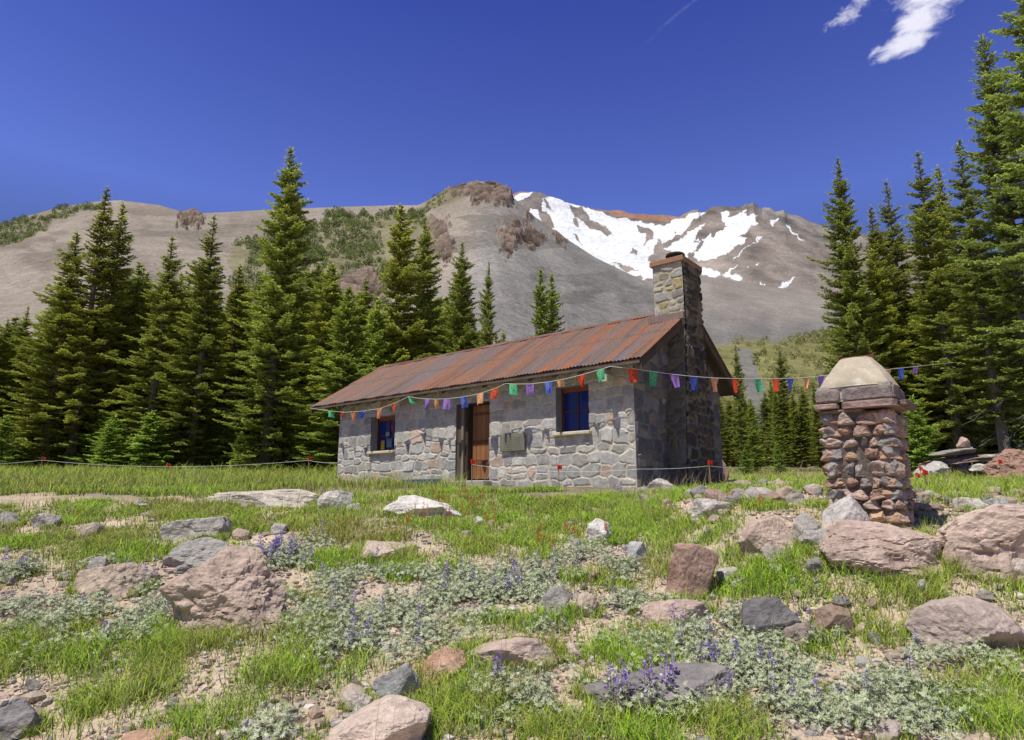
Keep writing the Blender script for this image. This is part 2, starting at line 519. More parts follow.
for i, pl in enumerate([[(692, 257), (700, 247), (706, 235), (715, 235), (718, 232), (728, 226), (740, 221), (760, 213), (758, 220), (746, 232), (738, 236), (748, 238), (733, 248), (726, 254), (718, 258), (700, 260)],
                        [(663, 250), (677, 241), (690, 233), (706, 222), (699, 233), (692, 241), (703, 241), (690, 252), (688, 262), (680, 254), (668, 252)],
                        [(731, 259), (750, 245), (763, 234.5), (761, 238), (753, 243), (743, 252)], [(769, 220), (779, 217), (773, 226)],
                        [(786, 226.5), (793, 229), (806, 241.5), (799, 238), (790, 231)], [(696, 268), (718, 271), (719, 276), (696, 277)],
                        [(720, 274), (738, 265), (728, 274), (744, 278), (743, 282), (730, 277)], [(774, 289), (796, 277), (787, 288)], [(721, 212), (727, 210), (731, 226), (723, 220)],
                        [(731, 218), (750, 208), (746, 212), (735, 222)], [(759, 283), (766, 285), (761, 286)], [(725, 218), (746, 214), (748, 217), (735, 226), (728, 226)],
                        [(753, 265), (757, 262), (756, 264)], [(746, 266), (750, 264), (748, 267)]]):
    snow |= soft_poly(px, py, pl, 4.5, 110 + i, .16)
snow &= fbm(np.stack([(px + py * .5) * .11, (py - px * .3) * .05, 0 * px], -1), 4, 201) > -.62
c = np.where(snow[..., None], np.array([.72, .75, .80]) * (1 + .10 * fbm(P3 * .008, 4, 202)[..., None]), c)
far = mk('mountain', P3.reshape(-1, 3), Fc, M['far'], col=c.reshape(-1, 3), smooth=True)
tag(far, kind='structure')

# -- the grey talus bench below it
kC = [(-260, 420), (480, 360), (560, 320), (600, 298), (640, 284), (660, 280), (700, 276), (725, 278.5), (748, 282.5), (775, 287), (800, 291), (860, 302), (1000, 322), (1290, 350)]
X, Y, Z, s, Fc = hillside(kC, 60, -1.0, 1200, 560, 260, 1.22, 430, 1290)
P3 = np.stack([X, Y, Z], -1)
Z = Z + 9 * fbm(P3 * .006, 4, 131) * np.clip(np.minimum(s * 2, (1 - s) * 5 + .15), 0, 1) * np.clip(s * 3, .1, 1)
P3 = np.stack([X, Y, Z], -1)
px, py = proj(P3)
tal = np.array([.248, .226, .206])
c = tal * (1 + .16 * fbm(P3 * np.array([.02, .006, .01]), 4, 132)[..., None]) * (1 + .2 * fbm(np.stack([px * .05, s * 2.4, 0 * s], -1), 4, 139)[..., None])
rocky = sstep(306, 335, py + 14 * n2(px, py, .06, 133))
c = c * (1 - .22 * rocky[..., None]) + np.array([-.015, -.004, .006]) * rocky[..., None]
gmask = sstep(338, 352, py + 10 * n2(px, py, .05, 134) + .12 * (px - 720)) * sstep(2, -2, np.abs(py - 400 + 0 * px) - 75)
scar = soft_poly(px, py, [(738, 350), (752, 352), (764, 395), (762, 425), (752, 430), (744, 395)], 5, 135)
gmask = gmask * (1 - .9 * scar)
greenC = np.array([.17, .165, .07]) * (1 + .6 * fbm(P3 * .03, 4, 136)[..., None])
c = c * (1 - gmask[..., None]) + greenC * gmask[..., None]
hc = mk('talus_hill', P3.reshape(-1, 3), Fc, M['scree'], col=c.reshape(-1, 3), smooth=True)
tag(hc, kind='structure')
PC, pxC, pyC, gC = P3, px, py, gmask

# -- the near ridge with its rocky knob
kA = [(-260, 262), (-120, 244), (0, 225), (30, 215), (60, 207), (95, 201.5), (120, 200), (160, 205), (183, 212), (192, 209), (200, 213), (215, 212.5), (260, 210), (330, 207), (395, 205), (418, 205),
      (430, 199), (440, 193), (447, 188), (458, 185), (466, 183), (478, 181.5), (488, 181), (497, 182), (505, 186), (511, 188), (513, 197), (532, 214.5), (564, 237), (595, 257), (620, 269),
      (637, 277), (656, 287), (690, 325), (712, 370), (735, 430), (760, 500), (1290, 520)]
X, Y, Z, s, Fc = hillside(kA, 50, -1.5, [(-260, 950), (200, 900), (400, 850), (430, 640), (520, 560), (640, 480), (720, 300), (830, 160), (1290, 120)], 950, 330, 1.25, -260, 900)
P3 = np.stack([X, Y, Z], -1)
px, py = proj(P3)
fall = np.clip(np.minimum(s * 3, (1 - s) * 6 + .05), 0, 1)
Z = Z + fall * (6 * fbm(P3 * .012, 4, 141) + 1.2 * fbm(np.stack([px * .03 + 2.2 * s, s * 4.0, 0 * s], -1), 4, 142))
outc = np.zeros(px.shape, bool)
for i, pl in enumerate([[(440, 186), (470, 178), (514, 182), (516, 206), (500, 208), (488, 202), (470, 200)], [(503, 224), (520, 222), (533, 230), (545, 243), (535, 248), (520, 243), (515, 256), (500, 250), (496, 232)],
                        [(552, 232), (560, 233), (568, 244), (562, 248)], [(526, 212), (533, 214), (533, 222), (526, 220)], [(176, 216), (190, 210), (204, 218), (200, 230), (184, 228)],
                        [(428, 224), (446, 218), (454, 252), (444, 268), (432, 250)], [(338, 284), (368, 270), (384, 292), (380, 320), (345, 318)]]):
    outc |= soft_poly(px, py, pl, 11, 150 + i, .22)
oc = outc.astype(float)
def blocks(P, size, seed):
    q = P / size + .8 * fbm(P / size * .5, 2, seed + 3)[..., None]
    q = np.stack([q[..., 0] * .8 + q[..., 1] * .6, q[..., 1] * .8 - q[..., 0] * .6, q[..., 2] * .6], -1)
    I = np.floor(q).astype(np.int64)
    return _hash(I[..., 0], I[..., 1], I[..., 2], seed)


blk = blocks(P3, 15., 165); blk2 = blocks(P3, 6., 166)
rough = 3 + 4.2 * blk + 3.4 * blk2 + fbm(P3 * .3, 3, 167) * 3
Z = Z + oc * rough * np.clip(fall + .25, 0, 1) * (np.hypot(X, Y) / 700)
P3 = np.stack([X, Y, Z], -1)
px, py = proj(P3)
brown = np.array([.272, .238, .203]); grey = np.array([.215, .207, .197])
wgrey = sstep(455, 520, px + 20 * n2(px, py, .03, 167) + (py - 220) * .5)
c = brown * (1 - wgrey[..., None]) + grey * wgrey[..., None]
streak = fbm(np.stack([px * .035 + 2.2 * s, s * 5.0, 0 * s + 4], -1), 5, 171); chute = sstep(.05, .45, fbm(np.stack([px * .022 - .6 * s, s * 1.3, 0 * s + 8], -1), 4, 172))
c = c * (1 + .15 * streak[..., None]) * (1 + .12 * chute[..., None])
band = sstep(.12, .3, fbm(np.stack([px * .02, py * .09, 0 * s], -1), 4, 173)) * sstep(.75, .35, np.abs(s - .65) * 2)
c = c * (1 - .25 * band[..., None])
c = c * (1 + .15 * fbm(P3 * np.array([.02, .01, .01]), 5, 168)[..., None])
c = np.where(outc[..., None], np.array([.135, .105, .085]) * (1 + .5 * blk[..., None] + .4 * blk2[..., None] + .3 * fbm(P3 * .3, 3, 169)[..., None]).clip(.25, 2), c)  # lower blocks darker: crevice shade painted into the outcrop colour
gm_ = np.zeros(px.shape)
for i, pl in enumerate([[(-20, 232), (60, 206), (100, 202), (112, 204), (96, 212), (60, 222), (20, 236), (-20, 250)], [(418, 206), (440, 192), (470, 184), (478, 190), (450, 204), (424, 214)],
                        [(225, 255), (270, 232), (330, 215), (395, 210), (440, 218), (430, 240), (442, 262), (400, 300), (380, 330), (330, 330), (280, 340), (230, 300)]]):
    gm_ = np.maximum(gm_, soft_poly(px, py, pl, 14, 180 + i, .05).astype(float) * (.55 if i != 1 else .6))
gm_ = gm_ * (1 - oc)
gc = np.array([.17, .165, .07]) * (1 + .4 * fbm(P3 * .05, 4, 190)[..., None])
c = c * (1 - gm_[..., None]) + gc * gm_[..., None]
ha = mk('ridge_hill', P3.reshape(-1, 3), Fc, M['scree'], col=c.reshape(-1, 3), smooth=True)
tag(ha, kind='structure')
PA, pxA, pyA, gA = P3, px, py, gm_


def scrub(name, specs, seed, mat):
    """small far-off bushes and dwarf conifers: clumps of leaf faces standing on a slope"""
    r = np.random.default_rng(seed)
    Vs, Fs, Cs, n = [], [], [], 0
    for (p, h, w, colr) in specs:
        k = 80
        t = r.random(k) ** 1.4
        a = r.random(k) * 2 * np.pi
        rad = w * (1 - t) ** .7 * (.4 + .6 * r.random(k))
        base = p + np.stack([np.cos(a) * rad, np.sin(a) * rad, t * h * .92], -1)
        D = unit(np.stack([np.cos(a), np.sin(a), r.uniform(.1, 1.2, k)], -1))
        V, f = diamonds(base, D, np.full(k, h * .25) * r.uniform(.6, 1.2, k), np.full(k, h * .11), unit(r.normal(size=(k, 3))))
        Vs.append(V); Fs.append(f + n); n += len(V)
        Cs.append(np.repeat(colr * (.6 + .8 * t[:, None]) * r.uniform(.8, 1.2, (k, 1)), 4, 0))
    o = mk(name, np.concatenate(Vs), np.concatenate(Fs), mat, col=np.concatenate(Cs))
    return o


r_ = np.random.default_rng(5)
specs = []
flat = np.flatnonzero((gA.ravel() > .3) & (pxA.ravel() > -40) & (pxA.ravel() < 520) & (r_.random(gA.size) < .5))
dens = n2(pxA, pyA, .03, 195).ravel()
flat = flat[(dens[flat] > -.12) | (pyA.ravel()[flat] > 275)]
wt = 1.0 / (1 + 0 * flat)
pick = r_.choice(flat, min(2300, len(flat)), replace=False)
for i in pick:
    p = PA.reshape(-1, 3)[i]; d = np.hypot(p[0], p[1])
    big = 1.0 if pyA.ravel()[i] > 212 and pxA.ravel()[i] > 215 else .55
    h = d * r_.uniform(.005, .0125) * big * (1.35 if pyA.ravel()[i] > 285 else 1)
    specs.append((p - [0, 0, h * .08], h, h * r_.uniform(.32, .6), np.array([.13, .165, .05]) * r_.uniform(.6, 1.5)))
o = scrub('ridge_scrub', specs, 6, M['needles'])
tag(o, 'dwarf conifers and brush dotted over the green upper slope of the ridge', 'scrub', kind='stuff')
specs = []
flat = np.flatnonzero((gC.ravel() > .5) & (pxC.ravel() > 690) & (pxC.ravel() < 1060) & (pyC.ravel() < 455))
pick = r_.choice(flat, min(1500, len(flat)), replace=False)
for i in pick:
    p = PC.reshape(-1, 3)[i]; d = np.hypot(p[0], p[1])
    h = d * r_.uniform(.004, .012)
    specs.append((p - [0, 0, h * .08], h, h * r_.uniform(.4, .7), np.array([.24, .27, .075]) * r_.uniform(.5, 1.3)))
o = scrub('slope_scrub', specs, 7, M['needles'])
tag(o, 'yellow green brush covering the foot of the talus slope right of the hut', 'scrub', kind='stuff')


# ------------------------------------------------------------------ cloud sheets high above the mountain
def cloud(name, px, py, w, h, alt, seed, label, shape, dens):
    d = ray(px, py); p = d * (alt / d[2])
    dist = np.linalg.norm(p)
    right = unit(np.cross(unit(p), [0, 0, 1])); up = -np.cross([0, 0, 1.], right) / (unit(p)[2])
    nx, ny = 60, 40
    U, V_ = np.meshgrid(np.linspace(-1, 1, nx), np.linspace(-1, 1, ny))
    ww, hh = w / F * dist / 2, h / F * dist / 2
    bulge = (1 - U ** 2) * (1 - V_ ** 2) * ww * .3
    P = U[..., None] * ww * right + V_[..., None] * hh * up + bulge[..., None] * np.array([0, 0, .5])
    nx_ = np.arange(ny - 1)[:, None] * nx + np.arange(nx - 1)[None]
    Fq = np.stack([nx_, nx_ + 1, nx_ + nx + 1, nx_ + nx], -1).reshape(-1, 4)
    mm, nt, out = new_mat(name + '_vapour')
    N = nt.nodes; Lk = nt.links.new
    a = N.new('ShaderNodeVertexColor'); a.layer_name = 'Col'
    tc = N.new('ShaderNodeTexCoord')
    t = N.new('ShaderNodeTexNoise'); t.inputs['Scale'].default_value = 3.4 / ww * 1.2; t.inputs['Detail'].default_value = 12; t.inputs['Roughness'].default_value = .62
    t.inputs['Distortion'].default_value = .5
    Lk(tc.outputs['Object'], t.inputs['Vector'])
    ad = N.new('ShaderNodeMath'); ad.operation = 'ADD'; Lk(t.outputs['Fac'], ad.inputs[0])
    sp = N.new('ShaderNodeSeparateColor'); Lk(a.outputs['Color'], sp.inputs[0]); Lk(sp.outputs[0], ad.inputs[1])
    mr = N.new('ShaderNodeMapRange'); mr.inputs['From Min'].default_value = .92; mr.inputs['From Max'].default_value = 1.45
    mr.inputs['To Max'].default_value = dens; mr.interpolation_type = 'SMOOTHSTEP'
    Lk(ad.outputs[0], mr.inputs['Value'])
    df = N.new('ShaderNodeBsdfDiffuse'); df.inputs[0].default_value = (.8, .82, .86, 1)
    tl = N.new('ShaderNodeBsdfTranslucent'); tl.inputs[0].default_value = (.9, .92, .96, 1)
    m2 = N.new('ShaderNodeMixShader'); m2.inputs[0].default_value = .8
    df.inputs[0].default_value = (.93, .94, .96, 1)
    Lk(df.outputs[0], m2.inputs[1]); Lk(tl.outputs[0], m2.inputs[2])
    tp = N.new('ShaderNodeBsdfTransparent')
    mx = N.new('ShaderNodeMixShader'); Lk(mr.outputs[0], mx.inputs[0]); Lk(tp.outputs[0], mx.inputs[1]); Lk(m2.outputs[0], mx.inputs[2])
    Lk(mx.outputs[0], out.inputs[0])
    dn = np.zeros(U.shape)
    for (cx, cy, sx, sy, k) in shape:
        dn = np.maximum(dn, k * np.exp(-((U - cx) / sx) ** 2 - ((V_ - cy) / sy) ** 2))
    edge = sstep(1, .8, np.abs(U)) * sstep(1, .8, np.abs(V_))
    o = mk(name, P.reshape(-1, 3), Fq, mm, col=np.repeat((dn * edge).reshape(-1, 1), 3, 1), smooth=True, loc=p)
    o.visible_shadow = True
    return tag(o, label, 'cloud')


cloud('cloud', 922, 20, 130, 108, 2600, 1, 'bright ragged white cloud at the top right above the firs',
      [(.1, .16, .45, .30, 1.0), (-.22, -.36, .42, .18, 1.05), (-.02, -.12, .32, .30, 1.0), (.4, .36, .4, .35, .9), (.05, .5, .6, .3, .85), (-.42, -.42, .25, .14, .8)], .74)
cloud('cloud', 843, 18, 56, 44, 2600, 2, 'small faint wisp of cloud left of the bright white one',
      [(.1, -.1, .45, .45, .80), (.5, .3, .4, .45, .72), (-.3, -.2, .4, .3, .62)], .5)
cloud('cloud', 702, 8, 130, 60, 3200, 3, 'thin slanting vapour trail alone in the middle of the sky',
      [(-.75 + .06 * k, -.62 + .054 * k, .10, .05, .80) for k in range(24)], .055)


# ------------------------------------------------------------------ rocks
def ico(sub):
    import bmesh
    bm = bmesh.new(); bmesh.ops.create_icosphere(bm, subdivisions=sub, radius=1)
    V = np.array([v.co[:] for v in bm.verts]); Fc = np.array([[v.index for v in f.verts] for f in bm.faces])
    bm.free(); return V, Fc


ICO = {k: ico(k) for k in (1, 2, 3, 4, 5, 6)}


def rock_shape(seed, sub=5, nplanes=16, facet=1.0, rough=.045, fine=.028, cracks=.02, boxy=0.0):
    r = np.random.default_rng(seed)
    D, Fc = ICO[sub]
    n = unit(r.normal(size=(nplanes, 3))); p = r.uniform(.62, 1.0, nplanes)
    dots = D @ n.T
    rad = np.where(dots > .05, p / np.maximum(dots, .05), 9).min(1)
    rad = np.minimum(rad, 1.25)
    rad = facet * rad + (1 - facet)
    V = D * rad[:, None]
    lowr = np.clip(1 / np.sqrt(np.clip(1 - np.clip(-D[:, 2], 0, .8) ** 2, .1, 1)), 1, 1.5); V[:, :2] *= lowr[:, None]   # sides run straight down into the ground
    if boxy: V = V * (1 - boxy) + boxy * np.sign(V) * np.abs(V) ** .35 * .8
    o = r.uniform(0, 100, 3)
    V = V + D * (rough * fbm(V * 1.7 + o, 4, seed)[:, None] * 2)
    f = fbm(V * 6 + o, 4, seed + 3)
    V = V + D * (fine * f)[:, None] * 1.6
    q5 = V * 3.1 + o + .6 * f[:, None]; q5 = np.stack([q5[:, 0] * .8 + q5[:, 1] * .6, q5[:, 1] * .8 - q5[:, 0] * .6, q5[:, 2] + .4 * q5[:, 0]], -1); I5 = np.floor(q5).astype(np.int64)
    V = V + D * (.013 * _hash(I5[:, 0], I5[:, 1], I5[:, 2], seed))[:, None]      # chipped faces
    if cracks:
        q = np.abs(vnoise(V * np.array([1.6, 1.6, 3.0]) + o + 7 + .5 * fbm(V * 3 + o, 3, seed + 8)[:, None], seed + 9))
        V = V - D * (cracks * sstep(.09, .0, q))[:, None]
    return V, Fc, f


def make_rock(name, size, seed, base, sub=5, var=.12, parent=None, loc=(0, 0, 0), rz=0, tint=None, mat='stone', **kw):
    V, Fc, f = rock_shape(seed, sub, **kw)
    lo, hi = V.min(0), V.max(0)
    V = (V - (lo + hi) / 2) / (hi - lo) * np.asarray(size)
    b = np.asarray(base, float) * 1.12; b = b * .84 + b.mean() * np.array([1.03, 1.0, .95]) * .16
    zz = (V[:, 2] / size[2])[:, None]
    c = b * (1 + var * f[:, None] * 2) * (1 + .12 * zz)
    if tint is not None:
        q = sstep(.1, .5, fbm(V / max(size) * 4 + seed, 4, seed + 20))[:, None]
        c = c * (1 - q) + np.asarray(tint) * q
    o = mk(name, V, Fc, M[mat], parent, np.clip(c, .01, .9), smooth=False)
    o.location = loc; o.rotation_euler = (0, 0, rz)
    return o


PINK = (.45, .335, .28); MAUVE = (.38, .30, .265); GREY = (.30, .285, .265); DGREY = (.15, .145, .15); PALE = (.50, .47, .43)
TAN = (.42, .33, .25); RED = (.30, .145, .10); BROWN = (.26, .18, .135); ORANGE = (.43, .25, .17); WARMG = (.36, .33, .30)


BO = []


def boulder(x0, x1, yt, yb, colr, label, seed, depth=.75, name='boulder', tint=None, dy=0.0, **kw):
    """x0..x1 its width, yt its top and yb its foot as seen from the camera; stands on the ground there"""
    cxp = (x0 + x1) / 2
    h0 = hit(cxp, yb)
    y0 = h0[1] + dy
    w = abs(ray(x1, yb)[0] - ray(x0, yb)[0]) / ray(cxp, yb)[1] * y0
    dd = w * depth
    yc = y0 + dd * .38
    d = ray(cxp, (yt + yb) / 2); xc = d[0] / d[1] * yc
    gzc = float(ground(np.array([xc]), np.array([yc]))[0])
    dt = ray(cxp, yt); ztop = dt[2] / dt[1] * yc
    g0 = min(gzc, float(ground(np.array([xc]), np.array([yc - dd * .4]))[0]))
    h = max(ztop - g0, w * .12)
    BO.append((xc, yc, w / 2, dd / 2))
    zb = g0 - h * .35
    o = make_rock(name, (w * 1.04, dd, ztop - zb), seed, colr, loc=(xc, yc, (ztop + zb) / 2), tint=tint, **kw)
    tag(o, label, 'rock')
    return o


FL = dict(nplanes=18, facet=.95, rough=.05, fine=.03)
boulder(150, 318, 544, 636, (.43, .325, .26), 'large pinkish brown pitted boulder sitting among silver shrubs at the left', 101, .75, tint=(.33, .245, .20), cracks=.05, sub=6, nplanes=11, rough=.06, fine=.045)
boulder(166, 232, 537, 572, GREY, 'rough grey rock tucked behind the large pinkish brown boulder', 102, .7, cracks=.06, sub=5, fine=.05)
boulder(166, 232, 516, 540, WARMG, 'smooth pale grey rock in the grass beyond the large brown boulder', 103, .8, sub=5, cracks=.03)
boulder(78, 152, 562, 598, TAN, 'low tan weathered rock left of the large brown boulder', 104, .7, sub=5, tint=(.22, .17, .14), fine=.05)
boulder(88, 108, 556, 580, GREY, 'small upright grey rock on the left end of the low tan rock', 105, .8, sub=4)
boulder(200, 334, 489, 509, (.48, .43, .36), 'long low pale slab edging the meadow in front of the left hut corner', 106, .25, sub=5, cracks=.06, nplanes=24)
boulder(318, 352, 490, 512, PALE, 'broken pale block at the right end of the long low slab', 107, .6, sub=4)
boulder(380, 462, 495, 518, (.58, .55, .51), 'flat whitish rock in the grass in front of the hut door', 108, .5, sub=5)
boulder(349, 414, 541, 562, (.47, .37, .30), 'flat pale pink rock in mid meadow left of the red flowers', 109, .7, sub=5)
boulder(662, 719, 542, 600, (.38, .245, .19), 'upright reddish rock standing alone below the hut gable', 110, .6, sub=5, cracks=.02, nplanes=10, tint=(.32, .20, .155))
boulder(739, 798, 517, 560, (.43, .32, .26), 'rounded pinkish tan rock above the bright green cushion', 111, .75, sub=5, fine=.035)
boulder(810, 950, 520, 585, PINK, 'broad pink cracked boulder in front of the stone pillar', 112, .55, sub=6, cracks=.07, nplanes=14, boxy=.15, tint=(.38, .28, .235), dy=.1)
boulder(922, 1072, 503, 590, (.48, .36, .295), 'biggest pink boulder cut by the right picture edge', 113, .65, sub=6, cracks=.06, nplanes=14, boxy=.6, tint=(.58, .48, .42), dy=.1)
boulder(914, 1018, 596, 660, MAUVE, 'flat sloping mauve slab lying below the big pink boulders', 114, .8, sub=5, cracks=.03, nplanes=10)
boulder(578, 742, 666, 716, (.20, .185, .185), 'dark grey slab behind the tall purple lupine in front', 115, .5, sub=6, cracks=.02, nplanes=16)
boulder(318, 436, 697, 762, (.49, .385, .32), 'pinkish domed boulder cut by the bottom picture edge', 116, .8, sub=6, nplanes=9, rough=.06)
boulder(412, 467, 650, 682, ORANGE, 'small orange brown rock beside the green tuft in front', 117, .8, sub=5)
boulder(458, 560, 635, 672, (.43, .32, .26), 'flat pinkish tan slab between silver shrubs in front', 118, .5, sub=5, nplanes=20)
boulder(541, 571, 585, 617, GREY, 'pointed light grey rock among silver shrubs in the middle', 119, .7, sub=4, nplanes=8)
boulder(573, 600, 593, 617, TAN, 'small tan rock right of the pointed grey one', 120, .8, sub=4)
boulder(563, 583, 643, 662, (.48, .40, .32), 'small round tan stone at the end of the flat pinkish slab', 121, .9, sub=4)
boulder(636, 712, 598, 626, (.45, .33, .28), 'flat pale pink slab just below the upright reddish rock', 122, .6, sub=5, cracks=.05)
boulder(821, 872, 494, 548, (.43, .40, .38), 'wedge shaped light grey rock leaning on the foot of the pillar', 123, .6, sub=5, nplanes=8, dy=.25)
boulder(788, 824, 513, 545, GREY, 'grey rock between the tan rock and the pillar foot', 124, .8, sub=4)
boulder(797, 835, 528, 552, (.33, .31, .29), 'rough grey stone in front of the grey rock at the pillar', 125, .8, sub=4)
boulder(997, 1040, 556, 584, (.50, .42, .36), 'pale rock lying under the biggest pink boulder at the edge', 126, .8, sub=4)
boulder(981, 1050, 448, 483, (.33, .19, .14), 'porous red brown boulder in the grass at the right forest edge', 127, .8, sub=6, fine=.07, cracks=.04)
boulder(738, 800, 596, 642, DGREY, 'dark rock half buried in the eroded bank under the green cushion', 128, .5, sub=5)
boulder(812, 856, 604, 636, BROWN, 'brown rock sticking out of the eroded bank', 129, .6, sub=5)
boulder(784, 812, 622, 652, (.30, .24, .21), 'grey brown rock lying at the foot of the eroded bank', 135, .6, sub=4)
boulder(34, 58, 513, 529, WARMG, 'small pale grey stone in the left meadow grass', 130, .9, sub=4)
boulder(74, 104, 522, 540, (.33, .27, .23), 'small brown grey stone left of the smooth pale grey rock', 131, .9, sub=4)
boulder(-8, 20, 511, 528, GREY, 'grey stone at the left picture edge in the meadow', 132, .9, sub=4)
boulder(374, 420, 662, 706, (.27, .27, .27), 'flat bluish grey stone above the domed front boulder', 133, .7, sub=4)
boulder(645, 676, 478, 494, (.46, .43, .41), 'whitish rock at the foot of the dark gable wall', 134, .8, sub=4)
boulder(-12, 42, 698, 738, (.20, .19, .19), 'dark stone at the bottom left corner', 136, .7, sub=4)
boulder(120, 176, 732, 752, ORANGE, 'orange pink rock cut by the bottom edge at the left', 137, .8, sub=4)
boulder(862, 905, 717, 745, (.36, .29, .26), 'grey pink rock poking through silver leaves at the bottom right', 138, .8, sub=4)
boulder(580, 620, 518, 545, (.55, .53, .50), 'pale grey rock with small flowers below the hut window', 139, .8, sub=4)
boulder(628, 648, 541, 560, (.38, .385, .40), 'small bluish grey stone left of the upright reddish rock', 140, .8, sub=4)
boulder(690, 735, 498, 520, (.44, .41, .38), 'pale stone in the grass right of the gable', 141, .7, sub=4)
boulder(712, 728, 460, 484, (.42, .24, .19), 'narrow upright pink block standing beside the chimney foot', 142, .8, name='standing_stone', sub=4, nplanes=9, tint=(.62, .55, .5))

boulder(908, 934, 579, 594, (.36, .35, .34), 'low flat grey stone under the right end of the broad cracked boulder', 151, .8, sub=4)
boulder(868, 884, 632, 647, (.20, .19, .185), 'small dark stone at the foot of the bank left of the mauve slab', 152, .8, sub=4)
boulder(852, 868, 622, 636, TAN, 'small tan stone above the small dark one at the bank', 153, .8, sub=4)
boulder(716, 742, 566, 584, (.40, .36, .32), 'pale stone half buried right of the upright reddish rock', 154, .8, sub=4)
boulder(472, 486, 516, 528, (.50, .48, .45), 'small pale stone in the grass right of the flat whitish rock', 155, .8, sub=4)
boulder(340, 372, 690, 712, (.42, .36, .32), 'flat pale stone half buried in the front gravel', 156, .8, sub=4)
boulder(236, 268, 716, 740, (.44, .40, .36), 'pale grey stone in the gravel near the bottom edge', 157, .8, sub=4)
boulder(826, 850, 684, 700, (.40, .38, .36), 'small pale stone between silver mats at the lower right', 158, .8, sub=4)
boulder(762, 792, 545, 566, (.33, .29, .26), 'brown grey rock tucked under the rounded pinkish tan rock', 159, .8, sub=4)
boulder(955, 985, 497, 512, (.43, .40, .37), 'rounded pale stone behind the biggest pink boulder', 160, .9, sub=4)
boulder(985, 1008, 498, 512, (.34, .35, .36), 'bluish grey stone beside the rounded pale one behind the biggest boulder', 161, .9, sub=4)

# loose stones: copies of eight shapes, standing on the ground
loose = []
cols = [GREY, WARMG, PALE, TAN, (.42, .31, .26), (.34, .23, .19), (.46, .42, .38), (.25, .24, .24)]
protos = []
for k in range(8):
    o = make_rock('loose_stone', (1, .85, .62), 300 + k, cols[k], sub=3, nplanes=10)
    tag(o, 'loose stone lying among the grass and gravel of the slope', 'stone', 'loose stones on the slope')
    protos.append(o)
spots = []
r_ = np.random.default_rng(77)
tries = 0
while len(spots) < 300:
    tries += 1
    if r_.random() < .40:   # rubble right of the hut
        px_, py_ = r_.uniform(640, 905), r_.uniform(478, 502)
        sz = r_.uniform(.12, .38)
    elif r_.random() < .3:
        px_, py_ = r_.uniform(905, 1020), r_.uniform(488, 512); sz = r_.uniform(.1, .25)
    else:
        px_, py_ = r_.uniform(0, 1024), 500 + 238 * r_.random() ** 1.5; sz = r_.uniform(.05, .16) * (1.5 if py_ < 580 else 1)
    p = hit(px_, py_)
    if p[1] > 40: continue
    rel = p[:2] - NC
    a_, b_ = rel @ lv, rel @ wv
    if -.7 < a_ < 9.9 and -.2 < b_ < 4.6: continue
    if np.hypot(p[0] - 4.02, p[1] - 7.7) < .75: continue
    spots.append((p, sz))
for i, (p, sz) in enumerate(spots):
    o = protos[i] if i < 8 else copy_tree(protos[i % 8])
    q = r_.uniform(.75, 1.3, 3)
    o.scale = tuple(sz * q)
    o.location = (p[0], p[1], float(ground(p[0:1], p[1:2])[0]) + sz * .14)
    o.rotation_euler = (r_.uniform(-.3, .3), r_.uniform(-.3, .3), r_.uniform(0, 6.28))


